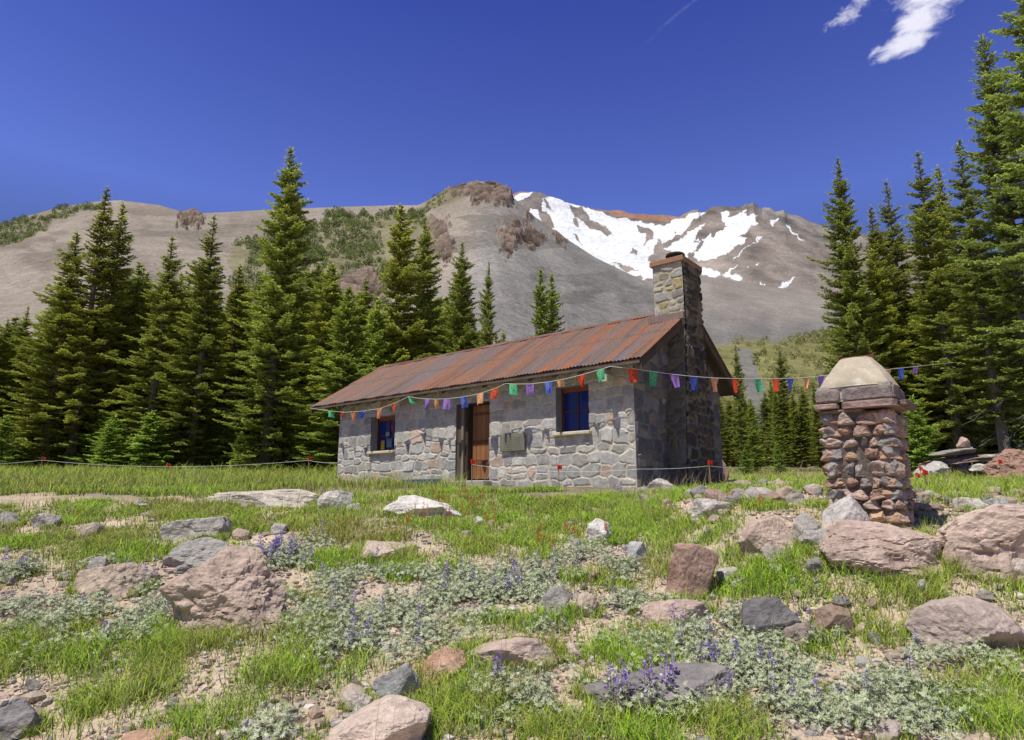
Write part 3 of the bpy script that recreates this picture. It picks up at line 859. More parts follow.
# ------------------------------------------------------------------ stone hut
def masonry(U0, U1, V0, V1, res, seed, holes=(), amp=.035, mortar=.008, rowh=(.17, .33), stw=(.22, .52), pal=None, mcol=(.53, .49, .42), clip=None, keep_edges=True):
    """rubble masonry on a (u,v) sheet: returns u, v, outward offset, colour, faces"""
    r = np.random.default_rng(seed)
    seeds = []
    v = V0 - .1
    while v < V1 + .3:
        h = r.uniform(*rowh); u = U0 - r.uniform(.1, .5)
        while u < U1 + .5:
            w = r.uniform(*stw)
            if h > .25 and r.random() < .32:      # two thin stones, one on the other
                f_ = r.uniform(.4, .6)
                seeds.append((u + w / 2, v + h * f_ / 2, w / 2, h * f_ / 2)); seeds.append((u + w / 2 + r.uniform(-.05, .05), v + h * (1 + f_) / 2, w / 2 * r.uniform(.8, 1.1), h * (1 - f_) / 2))
            else:
                seeds.append((u + w / 2 + r.uniform(-.04, .04), v + h / 2 + r.uniform(-.05, .05), w / 2 * r.uniform(.85, 1.15), h / 2 * r.uniform(.85, 1.2)))
            u += w
        v += h
    sd_ = np.array(seeds); ks = len(sd_); hw_ = sd_[:, 2:]
    us = np.arange(U0, U1 + res / 2, res); vs = np.arange(V0, V1 + res / 2, res)
    us[-1], vs[-1] = U1, V1
    for hx0, hx1, hz0, hz1 in holes:   # snap the grid to openings
        for e in (hx0, hx1): us[np.argmin(np.abs(us - e))] = e
        for e in (hz0, hz1): vs[np.argmin(np.abs(vs - e))] = e
    U, V_ = np.meshgrid(us, vs)
    wu = U + .045 * n2(U, V_, 4, seed, 4); wv_ = V_ + .045 * n2(U, V_, 4, seed + 5, 4)
    A_ = np.stack([wu.ravel(), wv_.ravel()], -1); B_ = sd_[:, :2]
    i1 = np.empty(len(A_), int); bd = np.empty(len(A_))
    for k in range(0, len(A_), 3000):
        q_ = np.abs(A_[k:k + 3000, None] - B_[None]) / hw_[None]
        d2 = (q_ * q_ * q_).sum(-1) ** (1 / 3)
        o = np.argpartition(d2, 2, axis=1)[:, :2]
        dd = np.take_along_axis(d2, o, 1); sw = dd[:, 0] > dd[:, 1]
        o[sw] = o[sw][:, ::-1]; dd[sw] = dd[sw][:, ::-1]
        i1[k:k + 3000] = o[:, 0]
        bd[k:k + 3000] = (dd[:, 1] - dd[:, 0]) * .5 * np.minimum(hw_[o[:, 0]].min(1), hw_[o[:, 1]].min(1))
    jit = mortar * (1 + .5 * n2(U, V_, 4, seed + 7, 2).ravel())
    face = sstep(jit * .6, jit + .012, bd)
    lvl = r.uniform(.45, 1.0, ks)[i1]
    tilt = (r.uniform(-1, 1, ks)[i1] * (A_[:, 0] - B_[i1, 0]) + r.uniform(-1, 1, ks)[i1] * (A_[:, 1] - B_[i1, 1])) * amp * 2.2
    surf_n = n2(U, V_, 14, seed + 11, 4).ravel() * .35 + n2(U, V_, 40, seed + 12, 2).ravel() * .15
    off = face * (amp * lvl + amp * surf_n * .6 + tilt) + (1 - face) * amp * .12
    pal = np.array(pal); ci = r.choice(len(pal), ks, p=None)
    wts = r.random(ks)
    pc = pal[ci] * np.array([.97, .95, .90]) * r.uniform(.74, 1.24, (ks, 1))
    cc = pc[i1] * (1 + .22 * n2(U, V_, 18, seed + 13, 4).ravel()[:, None])
    cc = cc * face[:, None] + np.array(mcol) * (1 + .15 * n2(U, V_, 10, seed + 14, 3).ravel()[:, None]) * (1 - face[:, None])
    nu, nv = len(us), len(vs)
    q = np.arange(nv - 1)[:, None] * nu + np.arange(nu - 1)[None]
    uc = (us[:-1] + us[1:]) / 2; vc = (vs[:-1] + vs[1:]) / 2
    keep = np.ones((nv - 1, nu - 1), bool)
    for hx0, hx1, hz0, hz1 in holes:
        keep &= ~((uc[None] > hx0) & (uc[None] < hx1) & (vc[:, None] > hz0) & (vc[:, None] < hz1))
    if clip is not None: keep &= clip(uc[None] + 0 * vc[:, None], vc[:, None] + 0 * uc[None])
    q = q[keep]
    Fq = np.stack([q, q + 1, q + nu + 1, q + nu], -1)
    return U.ravel(), V_.ravel(), off, np.clip(cc, .01, .9), Fq


hut = empty('stone_hut', (NC[0], NC[1], 0.12), 0)
tag(hut, 'grey stone hut with long rusty metal roof and square stone chimney', 'hut')
hut.rotation_euler = (0, 0, math.atan2(wv[1], wv[0]) - math.pi / 2)
# local frame of the hut: x = -along (towards the near right gable), y = across, away from the camera;  a = -x
def H(a, b, z): return (-a, b, z - .12)


pal_w = [(.42, .42, .43), (.46, .46, .46), (.38, .385, .40), (.50, .49, .47), (.43, .42, .40), (.47, .47, .48), (.36, .365, .38), (.44, .44, .46), (.40, .40, .41), (.45, .44, .43), (.46, .45, .44), (.48, .47, .44), (.40, .40, .42), (.44, .44, .45), (.50, .40, .35), (.42, .42, .42)]
WIN2 = (1.02, 1.84, 1.31, 2.26); WIN1 = (6.98, 7.94, 1.18, 2.10); DOOR = (3.70, 4.76, .36, 2.16)
zg = lambda: 0
# front wall (u = a, v = z), outward = -y
u, v, off, cc, Fq = masonry(0, L_, -.35, 2.70, .021, 5, [WIN2, WIN1, DOOR], pal=pal_w, amp=.026, rowh=(.15, .31), stw=(.18, .52))
off = off * sstep(0, .05, np.minimum(u, L_ - u))
wall_f = mk('front_wall', np.stack([-u, -off, v - .12], -1), Fq, M['masonry'], hut, cc, smooth=False)
wall_f['label'] = 'sunlit front wall of grey rubble with pale mortar'
# reveals round the openings
T = .42
cm = (.26, .26, .27)
for (a0, a1, z0, z1) in (WIN2, WIN1, DOOR):
    mb = MB()
    for (p, q_) in (((a0, z0), (a0, z1)), ((a0, z1), (a1, z1)), ((a1, z1), (a1, z0)), ((a1, z0), (a0, z0))):
        mb.add([H(p[0], -.012, p[1]), H(q_[0], -.012, q_[1]), H(q_[0], T, q_[1]), H(p[0], T, p[1])], [(0, 1, 2, 3)], cm)
    mb.build('opening_reveal', M['masonry'], hut)
# gable walls
def roofz(b): return np.where(b < W_ / 2, EAVE + (RIDGE - EAVE) * (b + OE) / (W_ / 2 + OE), EAVE + (RIDGE - EAVE) * (W_ + OE - b) / (W_ / 2 + OE))
pal_g = [(.17, .17, .20), (.20, .20, .23), (.14, .14, .17), (.24, .23, .23), (.21, .18, .16), (.18, .18, .22)]  # darker greys than the front wall: shade painted into the stone colour
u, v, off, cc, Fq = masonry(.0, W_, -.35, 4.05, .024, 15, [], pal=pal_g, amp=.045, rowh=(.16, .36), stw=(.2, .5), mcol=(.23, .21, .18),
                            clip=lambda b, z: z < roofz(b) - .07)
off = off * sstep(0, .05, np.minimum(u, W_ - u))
sunny = sstep(.5, .1, u)[:, None] * sstep(-.4, 1.6, v)[:, None] * 0
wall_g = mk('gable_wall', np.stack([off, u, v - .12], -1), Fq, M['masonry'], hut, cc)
wall_g['label'] = 'dark shaded gable wall of large stones with shade painted into their colour'
u, v, off, cc, Fq = masonry(.0, W_, -.35, 4.05, .06, 16, [], pal=pal_w, clip=lambda b, z: z < roofz(b) - .07)
mk('gable_wall', np.stack([-L_ - off, u, v - .12], -1), Fq[:, ::-1], M['masonry'], hut, cc)
u, v, off, cc, Fq = masonry(0, L_, -.35, 2.70, .07, 17, [], pal=pal_w)
mk('rear_wall', np.stack([-u, W_ + off, v - .12], -1), Fq[:, ::-1], M['masonry'], hut, cc)
# dark inside shell
mb = MB(); mb.box(-L_ + .1, -.1, T, W_ - .1, -.3, 2.3)
mb.build('interior', M['dark'], hut)

# roof: two corrugated slopes, each of two rows of sheets
def roof_side(front):
    nA, nS = 720, 46
    a = np.linspace(-OGR, L_ + OGL, nA); t = np.linspace(0, 1, nS)
    # split at mid slope for the overlap
    t = np.sort(np.concatenate([t, [.52, .5201]]))
    Aa, Tt = np.meshgrid(a, t)
    b0, b1 = (-OE, W_ / 2) if front else (W_ + OE, W_ / 2)
    b = b0 + (b1 - b0) * Tt
    z = EAVE + (RIDGE - EAVE) * Tt
    z = z - .05 * (Aa / L_) * (1 - Tt) * 0
    lapped = (Tt < .52005) * .018
    cor = .012 * np.cos(Aa / .085 * 2 * np.pi)
    sheet = np.floor(Aa / .34 + np.where(Tt < .52, .37, 0))
    lift = .006 * ((sheet % 2) * 2 - 1) + .01 * n2(Aa, Tt * 2.5, 1.2, 41, 3)
    nrm_b, nrm_z = (-(RIDGE - EAVE), (b1 - b0)) if front else ((RIDGE - EAVE), (b0 - b1))
    ln = math.hypot(nrm_b, nrm_z); k = cor + lapped * 0 + lift
    bb = b + nrm_b / ln * k; zz = z + nrm_z / ln * k + (Tt >= .52005) * .022
    st = fbm(np.stack([Aa * 5.0, Tt * .9, Aa * 0 + 3], -1), 4, 43)
    st2 = fbm(np.stack([Aa * 14.0, Tt * 1.6, Aa * 0 + 9], -1), 3, 44)
    big = fbm(np.stack([Aa * .7, Tt * 1.2, Aa * 0], -1), 3, 45)
    h_ = np.array([rng.uniform(-.2, .2) for _ in range(80)])
    shn = h_[(sheet.astype(int) * 7 + 5) % 80]
    rust = sstep(-.32, .30, st * 1.0 + st2 * 1.0 + big * .55 + shn * .6 + .03 - .12 * (1 - Tt) + .1 * sstep(.5, .54, Tt))
    c1 = np.array([.165, .118, .102]); c2 = np.array([.255, .112, .062]); c3 = np.array([.115, .055, .038])
    cc = c1 * (1 - rust[..., None]) + c2 * rust[..., None]
    dk = sstep(.15, .5, fbm(np.stack([Aa * 9, Tt * 1.1, Aa * 0 + 5], -1), 3, 46))
    cc = cc * (1 - .6 * dk[..., None]) + c3 * .6 * dk[..., None]
    bl = sstep(.2, .45, fbm(np.stack([Aa * 11, Tt * .7, Aa * 0 + 15], -1), 3, 47)) * (1 - rust)
    cc = cc * (1 - .5 * bl[..., None]) + np.array([.155, .16, .22]) * .5 * bl[..., None]
    cc *= (1 - .35 * np.exp(-((Tt - .515) / .008) ** 2))[..., None]
    n_ = len(t)
    q = np.arange(n_ - 1)[:, None] * nA + np.arange(nA - 1)[None]
    Fq = np.stack([q, q + 1, q + nA + 1, q + nA], -1).reshape(-1, 4)
    if front: Fq = Fq[:, ::-1]
    return np.stack([-Aa, bb, zz - .12], -1).reshape(-1, 3), Fq, cc.reshape(-1, 3)


roof_e = MB()
for fr in (True, False):
    V, Fq, cc = roof_side(fr); roof_e.add(V, Fq, cc)
roof = roof_e.build('roof', M['metal_roof'], hut, smooth=True)
# ridge cap
mb = MB()
nA = 160
for k in range(14):
    a0 = -OGR + k * (L_ + OGR + OGL) / 14; a1 = a0 + (L_ + OGR + OGL) / 14 + .02
    cc = np.array([.17, .085, .055]) * rng.uniform(.7, 1.3)
    zz = .03 + .004 * (k % 2)
    for sgn in (-1, 1):
        mb.add([H(a0, W_ / 2, RIDGE + zz + .012), H(a1, W_ / 2, RIDGE + zz + .012), H(a1, W_ / 2 + sgn * .16, RIDGE - .09 + zz), H(a0, W_ / 2 + sgn * .16, RIDGE - .09 + zz)], [(0, 1, 2, 3)], cc)
mb.build('ridge_cap', M['metal_roof'], roof)
# timber under the roof
mb = MB()
wc = (.11, .085, .065)
for sgn in (0, 1):
    b0, b1 = (-OE + .03, W_ / 2) if sgn == 0 else (W_ + OE - .03, W_ / 2)
    sl = (RIDGE - EAVE) / (W_ / 2 + OE)
    z0 = EAVE - .035 + sl * .03
    V = [H(-OGR + .03, b0, z0), H(L_ + OGL - .03, b0, z0), H(L_ + OGL - .03, b1, RIDGE - .035), H(-OGR + .03, b1, RIDGE - .035)]
    V2 = [(x, y, z - .04) for x, y, z in V]
    mb.add(V + V2, [(0, 1, 2, 3), (7, 6, 5, 4), (0, 4, 5, 1), (1, 5, 6, 2), (3, 7, 4, 0)], wc)
deck = mb.build('roof_deck', M['wood'], hut)
mb = MB()
for k in range(17):      # rafters with their tails under the eaves
    a = -.30 + k * (L_ + 1.05) / 16
    for sgn in (0, 1):
        b0, b1 = (-OE + .07, W_ / 2) if sgn == 0 else (W_ + OE - .07, W_ / 2)
        sl = (RIDGE - EAVE) / (W_ / 2 + OE)
        z0 = EAVE - .078 + sl * .07; z1 = RIDGE - .078
        V = [H(a - .04, b0, z0), H(a + .04, b0, z0), H(a + .04, b1, z1), H(a - .04, b1, z1)]
        V2 = [(x, y, z - .11) for x, y, z in V]
        mb.add(V + V2, [(0, 1, 2, 3), (7, 6, 5, 4), (0, 4, 5, 1), (1, 5, 6, 2), (2, 6, 7, 3), (3, 7, 4, 0)], wc)
mb.build('rafter', M['wood'], deck)
mb = MB()
mb.box(-L_ - OGL + .05, OGR - .05, -OE + .02, -OE + .05, EAVE - .095 - .12, EAVE - .025 - .12, (.13, .10, .08))
mb.box(-L_ - OGL + .05, OGR - .05, W_ + OE - .05, W_ + OE - .02, EAVE - .095 - .12, EAVE - .025 - .12, (.13, .10, .08))
mb.build('fascia_board', M['wood'], hut)
for aa in (-OGR + .045, L_ + OGL - .045):
    mb = MB()
    for sgn in (0, 1):
        b0, b1 = (-OE + .05, W_ / 2) if sgn == 0 else (W_ + OE - .05, W_ / 2)
        sl = (RIDGE - EAVE) / (W_ / 2 + OE)
        V = [H(aa - .02, b0, EAVE - .082 + sl * .05), H(aa + .02, b0, EAVE - .082 + sl * .05), H(aa + .02, b1, RIDGE - .082), H(aa - .02, b1, RIDGE - .082)]
        V2 = [(x, y, z - .15) for x, y, z in V]
        mb.add(V + V2, [(0, 1, 2, 3), (7, 6, 5, 4), (0, 4, 5, 1), (1, 5, 6, 2), (2, 6, 7, 3), (3, 7, 4, 0)], (.10, .075, .06))
    mb.build('barge_board', M['wood'], hut)
# pale beam end under the eave
mb = MB(); mb.box(-.52, -.40, -.33, .0, 2.20 - .12, 2.36 - .12, (.55, .52, .45), bev=.012)
mb.build('beam_end', M['wood'], hut)

# chimney: tapering rubble stack through the gable end
chim = None
def chim_face(n_u, seed, pts, pal, mcol, amp=.05):
    """masonry sheet mapped on a quad (bottom left, bottom right, top right, top left) of local points"""
    P = np.array([H(*p) for p in pts], float)
    w = max(np.linalg.norm(P[1] - P[0]), np.linalg.norm(P[2] - P[3])); h = np.linalg.norm(P[3] - P[0])
    u, v, off, cc, Fq = masonry(0, w, 0, h, .022, seed, [], pal=pal, mcol=mcol, amp=amp, rowh=(.13, .28), stw=(.16, .40), mortar=.016)
    s_, t_ = (u / w)[:, None], (v / h)[:, None]
    V = (P[0] * (1 - s_) + P[1] * s_) * (1 - t_) + (P[3] * (1 - s_) + P[2] * s_) * t_
    nrm = np.cross(P[1] - P[0], P[3] - P[0]); nrm /= np.linalg.norm(nrm)
    e = np.minimum.reduce([u, w - u]) ; fade = sstep(0, .05, e)
    return V + nrm * (off * (.35 + .65 * fade))[:, None], Fq, cc, v / h


cb, ct = (1.20, 2.84), (1.56, 2.46)
ZB, ZT = -.2, 5.02
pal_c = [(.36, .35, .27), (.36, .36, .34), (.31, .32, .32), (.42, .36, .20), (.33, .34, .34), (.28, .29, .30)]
pal_d = [(.07, .065, .06), (.09, .085, .08), (.12, .09, .075), (.055, .055, .06), (.20, .18, .16), (.08, .075, .07)]  # faces turned from the sun: their shade is painted as darker stone
Ab, Bb = -.44, .25
cmb = MB()
def taper(b_idx, z):
    t = np.clip((z - ZB) / (3.6 - ZB), 0, 1); return cb[b_idx] + (ct[b_idx] - cb[b_idx]) * t
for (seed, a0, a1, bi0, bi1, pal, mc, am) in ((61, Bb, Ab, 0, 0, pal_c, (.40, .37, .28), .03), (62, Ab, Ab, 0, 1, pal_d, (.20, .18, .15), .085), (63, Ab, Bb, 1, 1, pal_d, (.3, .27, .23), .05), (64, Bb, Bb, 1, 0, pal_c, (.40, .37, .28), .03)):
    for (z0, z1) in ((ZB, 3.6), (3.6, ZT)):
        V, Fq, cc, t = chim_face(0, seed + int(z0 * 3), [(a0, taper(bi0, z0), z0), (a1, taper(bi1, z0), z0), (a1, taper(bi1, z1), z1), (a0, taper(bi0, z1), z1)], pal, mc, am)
        if pal is pal_c and z0 < 0: cc = cc * .45  # below the roof, shade is painted into the sunlit faces too
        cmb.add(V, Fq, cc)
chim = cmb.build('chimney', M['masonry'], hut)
mb = MB()
mb.box(-Bb - .05, -Ab + .06, ct[0] - .07, ct[1] + .07, ZT - .12, ZT + .12 - .12, (.30, .17, .10), bev=.012)
mb.build('chimney_cap', M['metal_roof'], chim)
mb = MB()
cxa, cyb = -(Ab + Bb) / 2, (ct[0] + ct[1]) / 2
mb.tube([(cxa, cyb, ZT - .02), (cxa, cyb, ZT + .16), (cxa, cyb, ZT + .20), (cxa, cyb, ZT + .205), (cxa, cyb, ZT + .25), (cxa, cyb, ZT + .29)], [.10, .10, .12, .22, .20, .05], 14, (.06, .05, .045))
mb.build('flue_cowl', M['cowl'], chim)
mb = MB()   # lead flashing where the stack meets the roof
zf = float(roofz(np.array(ct[0] - .05)))
mb.box(-Bb - .12, -Ab + .02, ct[0] - .11, ct[0] - .03, zf - .02 - .12, zf + .14 - .12, (.22, .16, .14), bev=.006)
mb.build('flashing', M['metal_roof'], chim)

# door
mb = MB()
D0, D1 = 3.74, 4.42
for k in range(5):
    a0 = D0 + (D1 - D0) * k / 5; a1 = D0 + (D1 - D0) * (k + 1) / 5 - .006
    s_ = rng.uniform(.85, 1.15)
    mb.box(-a1, -a0, .20, .245, .40 - .12, 2.12 - .12, np.array([.30, .135, .06]) * s_, bev=.004)
door = mb.build('door', M['door'], hut)
mb = MB()
for z in (.72, 1.22, 1.88): mb.box(-D1 + .01, -D0 - .01, .188, .199, z - .12, z + .075 - .12, (.07, .06, .075))
mb.build('strap', M['rusty'], door)
mb = MB(); mb.tube([(-D0 - .09, .185, 1.0), (-D0 - .09, .13, 1.02), (-D0 - .09, .13, 1.16), (-D0 - .09, .185, 1.18)], .012, 8)
mb.build('handle', M['rusty'], door)
mb = MB()
mb.box(-4.755, -4.60, .02, .30, .37 - .12, 2.155 - .12, (.11, .085, .06), bev=.008)
mb.box(-4.598, -4.52, -.01, .28, .37 - .12, 2.155 - .12, (.22, .19, .15), bev=.006)
mb.box(-4.518, -4.43, .05, .30, .37 - .12, 2.155 - .12, (.06, .045, .035), bev=.008)
mb.box(-3.738, -3.705, .05, .30, .37 - .12, 2.155 - .12, (.08, .06, .045), bev=.004)
mb.box(-4.43, -3.738, .06, .30, 2.122 - .12, 2.156 - .12, (.06, .045, .035))
mb.build('door_frame', M['wood'], hut)
mb = MB(); mb.box(-4.85, -3.62, -.30, .20, .20 - .12, .355 - .12, (.42, .40, .37), bev=.02)
mb.build('doorstep', M['masonry'], hut)


# windows
def window(w, ncol, nrow, dark_left):
    a0, a1, z0, z1 = w
    fc = (.13, .05, .035)
    fr = MB(); d0 = .20
    fr.box(-a1 + .002, -a1 + .05, d0, d0 + .06, z0 - .12 + .002, z1 - .12 - .002, fc); fr.box(-a0 - .05, -a0 - .002, d0, d0 + .06, z0 - .12 + .002, z1 - .12 - .002, fc)
    fr.box(-a1 + .05, -a0 - .05, d0, d0 + .06, z0 - .118, z0 - .12 + .05, fc); fr.box(-a1 + .05, -a0 - .05, d0, d0 + .06, z1 - .12 - .09, z1 - .122, (.26, .09, .05))
    for k in range(1, ncol):
        x = -a1 + .05 + (a1 - a0 - .1) * k / ncol; fr.box(x - .012, x + .012, d0 + .005, d0 + .05, z0 - .07, z1 - .21, fc)
    for k in range(1, nrow):
        z = z0 + .05 + (z1 - z0 - .14) * k / nrow; fr.box(-a1 + .05, -a0 - .05, d0 + .01, d0 + .045, z - .132, z - .108, fc)
    f = fr.build('window', M['wood'], hut)
    p = MB(); p.add([(-a1 + .05, d0 + .03, z0 - .07), (-a0 - .05, d0 + .03, z0 - .07), (-a0 - .05, d0 + .03, z1 - .21), (-a1 + .05, d0 + .03, z1 - .21)], [(0, 1, 2, 3)])
    p.build('pane', M['glass'], f)
    s_ = MB(); s_.box(-a1 - .05, -a0 + .05, -.11, .19, z0 - .12 - .075, z0 - .12 - .004, (1, 1, 1), bev=.014)
    s_.build('sill', M['white_lime'], f)
    return f


w2 = window(WIN2, 2, 2, 0); w2['label'] = 'window with glass coloured with reflected sky blue and thin rusty bars right of the door'
w1 = window(WIN1, 2, 2, 0); w1['label'] = 'smaller dark window left of the door with coloured things behind the glass'
mb = MB()    # things standing on the inside ledge, seen at the left window
zz = WIN1[2] - .12
mb = MB(); mb.box(-7.74, -7.60, .16, .195, zz + .06, zz + .30, (.65, .45, .04), bev=.015)
mb.build('ornament', M['cloth'], w1)
mb = MB(); mb.box(-7.52, -7.30, .17, .195, zz + .10, zz + .34, (.20, .28, .42), bev=.02)
mb.build('ornament', M['cloth'], w1)
mb = MB(); mb.box(-7.56, -7.42, .17, .195, zz + .40, zz + .52, (.42, .46, .5), bev=.02)
mb.build('ornament', M['cloth'], w1)
mb = MB(); mb.box(-7.34, -7.22, .165, .195, zz + .55, zz + .68, (.5, .08, .05), bev=.02)
mb.build('ornament', M['cloth'], w1)
mb = MB(); mb.box(-3.34, -2.64, -.075, -.045, .98 - .12, 1.36 - .12, (.3, .3, .24), bev=.008)
for k in range(7):
    mb.box(-3.25 + .02 * (k % 3), -2.73 - .03 * (k % 2), -.079, -.0755, 1.02 - .12 + k * .042, 1.032 - .12 + k * .042, (.2, .2, .16))
pq = mb.build('plaque', M['plaque'], hut)
pq['label'] = 'olive green metal plaque fixed to the wall beside the door'

mb = MB(); mb.box(-.65, .65, -.06, .06, -.05, .07, bev=.015)
bb_ = mb.build('beam', M['bluewood'], None)
p = NC + lv * 5.15 - wv * .75
bb_.location = (p[0], p[1], float(ground(p[0:1], p[1:2])[0]) + .10); bb_.rotation_euler = (0, 0, math.atan2(lv[1], lv[0]))
tag(bb_, 'dark blue painted beam lying on the ground before the door', 'beam')

# ------------------------------------------------------------------ stone pillar
ppos = ray(874, 525); ppos = ppos / ppos[1] * 7.75
PZ = -.42
pil = empty('stone_pillar', (ppos[0], ppos[1], PZ), hut.rotation_euler[2])
pil.scale = (.90, .90, 1)
tag(pil, 'square pillar of stacked red and grey stones under a pale concrete cap', 'pillar')
HWd = .435
zsh = 1.40          # top of shaft above the base
cmb = MB(); cmb.box(-HWd + .075, HWd - .075, -HWd + .05, HWd - .05, -.3, zsh, (.15, .125, .105))
rs = np.random.default_rng(8)
pcols = [(.28, .185, .145), (.33, .24, .195), (.18, .175, .17), (.23, .21, .195), (.25, .165, .13), (.37, .25, .165), (.32, .255, .215), (.27, .195, .16), (.21, .19, .18), (.34, .255, .21)]
z = -.28
k = 0
while z < zsh - .04:
    h = rs.uniform(.11, .20)
    if z + h > zsh - .05: h = zsh - z
    for side in range(4):
        ws = rs.uniform(.6, 1.5, max(3, int(round(2 * HWd / rs.uniform(.17, .25))))); ws *= 2 * HWd / ws.sum()
        u = -HWd
        for w in ws:
            V, Fc, f = rock_shape(900 + k, 4, 15, .9, .06, .03); k += 1
            lo, hi = V.min(0), V.max(0); V = (V - (lo + hi) / 2) / (hi - lo)
            hh = h * rs.uniform(.92, 1.1)
            V = V * np.array([w * 1.14, .30, hh * 1.16])
            an = rs.uniform(-.14, .14); c_, s_ = math.cos(an), math.sin(an)
            V = V @ np.array([[c_, 0, -s_], [0, 1, 0], [s_, 0, c_]])
            V = V + np.array([u + w / 2, -HWd + .12 + rs.uniform(-.025, .02), z + h / 2 + rs.uniform(-.015, .015)])
            for _ in range(side): V = np.stack([-V[:, 1], V[:, 0], V[:, 2]], -1)
            base = np.array(pcols[rs.integers(len(pcols))]) * rs.uniform(1.05, 1.6)
            cmb.add(V, Fc, np.clip(base * (1 + .3 * f[:, None]), .01, .9))
            u += w
    z += h
shaft = cmb.build('stone_shaft', M['stone'], pil)
# ledge of thin slabs
cmb = MB()
for i, (x0, x1, y0, y1, z0, z1, cc) in enumerate([(-.50, -.17, -.52, .46, .0, .075, (.33, .24, .21)), (-.165, .50, -.53, .46, -.01, .085, (.29, .205, .185)), (-.46, .10, -.46, .40, -.05, -.004, (.22, .17, .15)),
                                                 (.505, .60, -.45, .40, .0, .06, (.2, .15, .14))]):
    V, Fc, f = rock_shape(960 + i, 5, 10, .3, .02, .015)
    V = np.sign(V) * np.abs(V) ** .35
    lo, hi = V.min(0), V.max(0); V = (V - lo) / (hi - lo)
    V = V * np.array([x1 - x0, y1 - y0, z1 - z0]) + np.array([x0, y0, zsh + .04 + z0])
    cmb.add(V, Fc, np.array(cc) * (1 + .35 * f[:, None]))
cmb.build('ledge', M['stone'], pil)
# stone band and concrete pyramid
cmb = MB()
zb0 = zsh + .125; zb1 = zb0 + .17
cmb.box(-.435, .435, -.435, .435, zb0, zb1 + .02, (.44, .42, .38))
kk = 0
for side in range(4):
    for (x0, x1, cc) in ((-.46, -.16, (.27, .225, .21)), (-.13, .45, (.235, .20, .195))) if side % 2 == 0 else ((-.44, .05, (.25, .2, .19)), (.06, .44, (.2, .18, .17))):
        V, Fc, f = rock_shape(980 + kk, 5, 10, .3, .03, .03); kk += 1
        V = np.sign(V) * np.abs(V) ** .4
        lo, hi = V.min(0), V.max(0); V = (V - lo) / (hi - lo)
        V = V * np.array([x1 - x0, .10, zb1 - zb0 - .015]) + np.array([x0, -.475, zb0 + .006])
        for _ in range(side): V = np.stack([-V[:, 1], V[:, 0], V[:, 2]], -1)
        cmb.add(V, Fc, np.array(cc) * (1 + .4 * f[:, None]))
cmb.build('stone_band', M['stone'], pil)
# pyramid as a fine grid with worn faces
n_ = 60
def pyr_ring(t):
    half = .47 * (1 - t) + .175 * t + .02 * math.sin(t * 3.2) if t < .92 else .20 * (1 - ((t - .92) / .08) ** 2 * .6)
    return half
ts = np.concatenate([[0, 0], np.linspace(0, .96, 34), [.98, 1.0]])
V = []
for i, t in enumerate(ts):
    h_ = pyr_ring(t) - (.04 if i == 0 else 0)
    s_ = np.linspace(-1, 1, n_, endpoint=False)
    ring = np.concatenate([np.stack([s_, -np.ones(n_)], -1), np.stack([np.ones(n_), s_], -1), np.stack([-s_, np.ones(n_)], -1), np.stack([-np.ones(n_), -s_], -1)])
    rr_ = np.abs(ring).max(1) / (np.linalg.norm(ring, axis=1)); ring = ring * (1 - .42 * (1 - rr_[:, None]))
    zt = zb1 + .003 + t * .40 + (.0 if i else .0)
    V.append(np.concatenate([ring * h_, np.full((len(ring), 1), zt)], 1))
V = np.concatenate(V); nr = 4 * n_
nse = fbm(V * 5, 4, 77)
V[:, :2] *= (1 + .03 * nse[:, None]); V[:, 2] += .02 * fbm(V * 3 + 9, 3, 78) * (V[:, 2] > zb1 + .02)
Fq = []
for i in range(len(ts) - 1):
    j = np.arange(nr); Fq.append(np.stack([i * nr + j, i * nr + (j + 1) % nr, (i + 1) * nr + (j + 1) % nr, (i + 1) * nr + j], -1))
Fq = np.concatenate(Fq)
cc = np.array([.44, .39, .305]) * (1 + .22 * fbm(V * 4, 5, 79)[:, None])
o = mk('concrete_cap', V, [Fq, np.array([list(range((len(ts) - 1) * nr, len(ts) * nr))])], M['concrete'], pil, np.clip(cc, .05, .8), smooth=True)
mb = MB(); mb.box(-.235, .215, .07, .09, zb1 + .30, zb1 + .445, (1, 1, 1)); mb.box(.195, .215, -.02, .07, zb1 + .33, zb1 + .445); mb.box(-.235, -.215, -.02, .07, zb1 + .33, zb1 + .445)
mb.build('iron_rim', M['rusty'], pil)

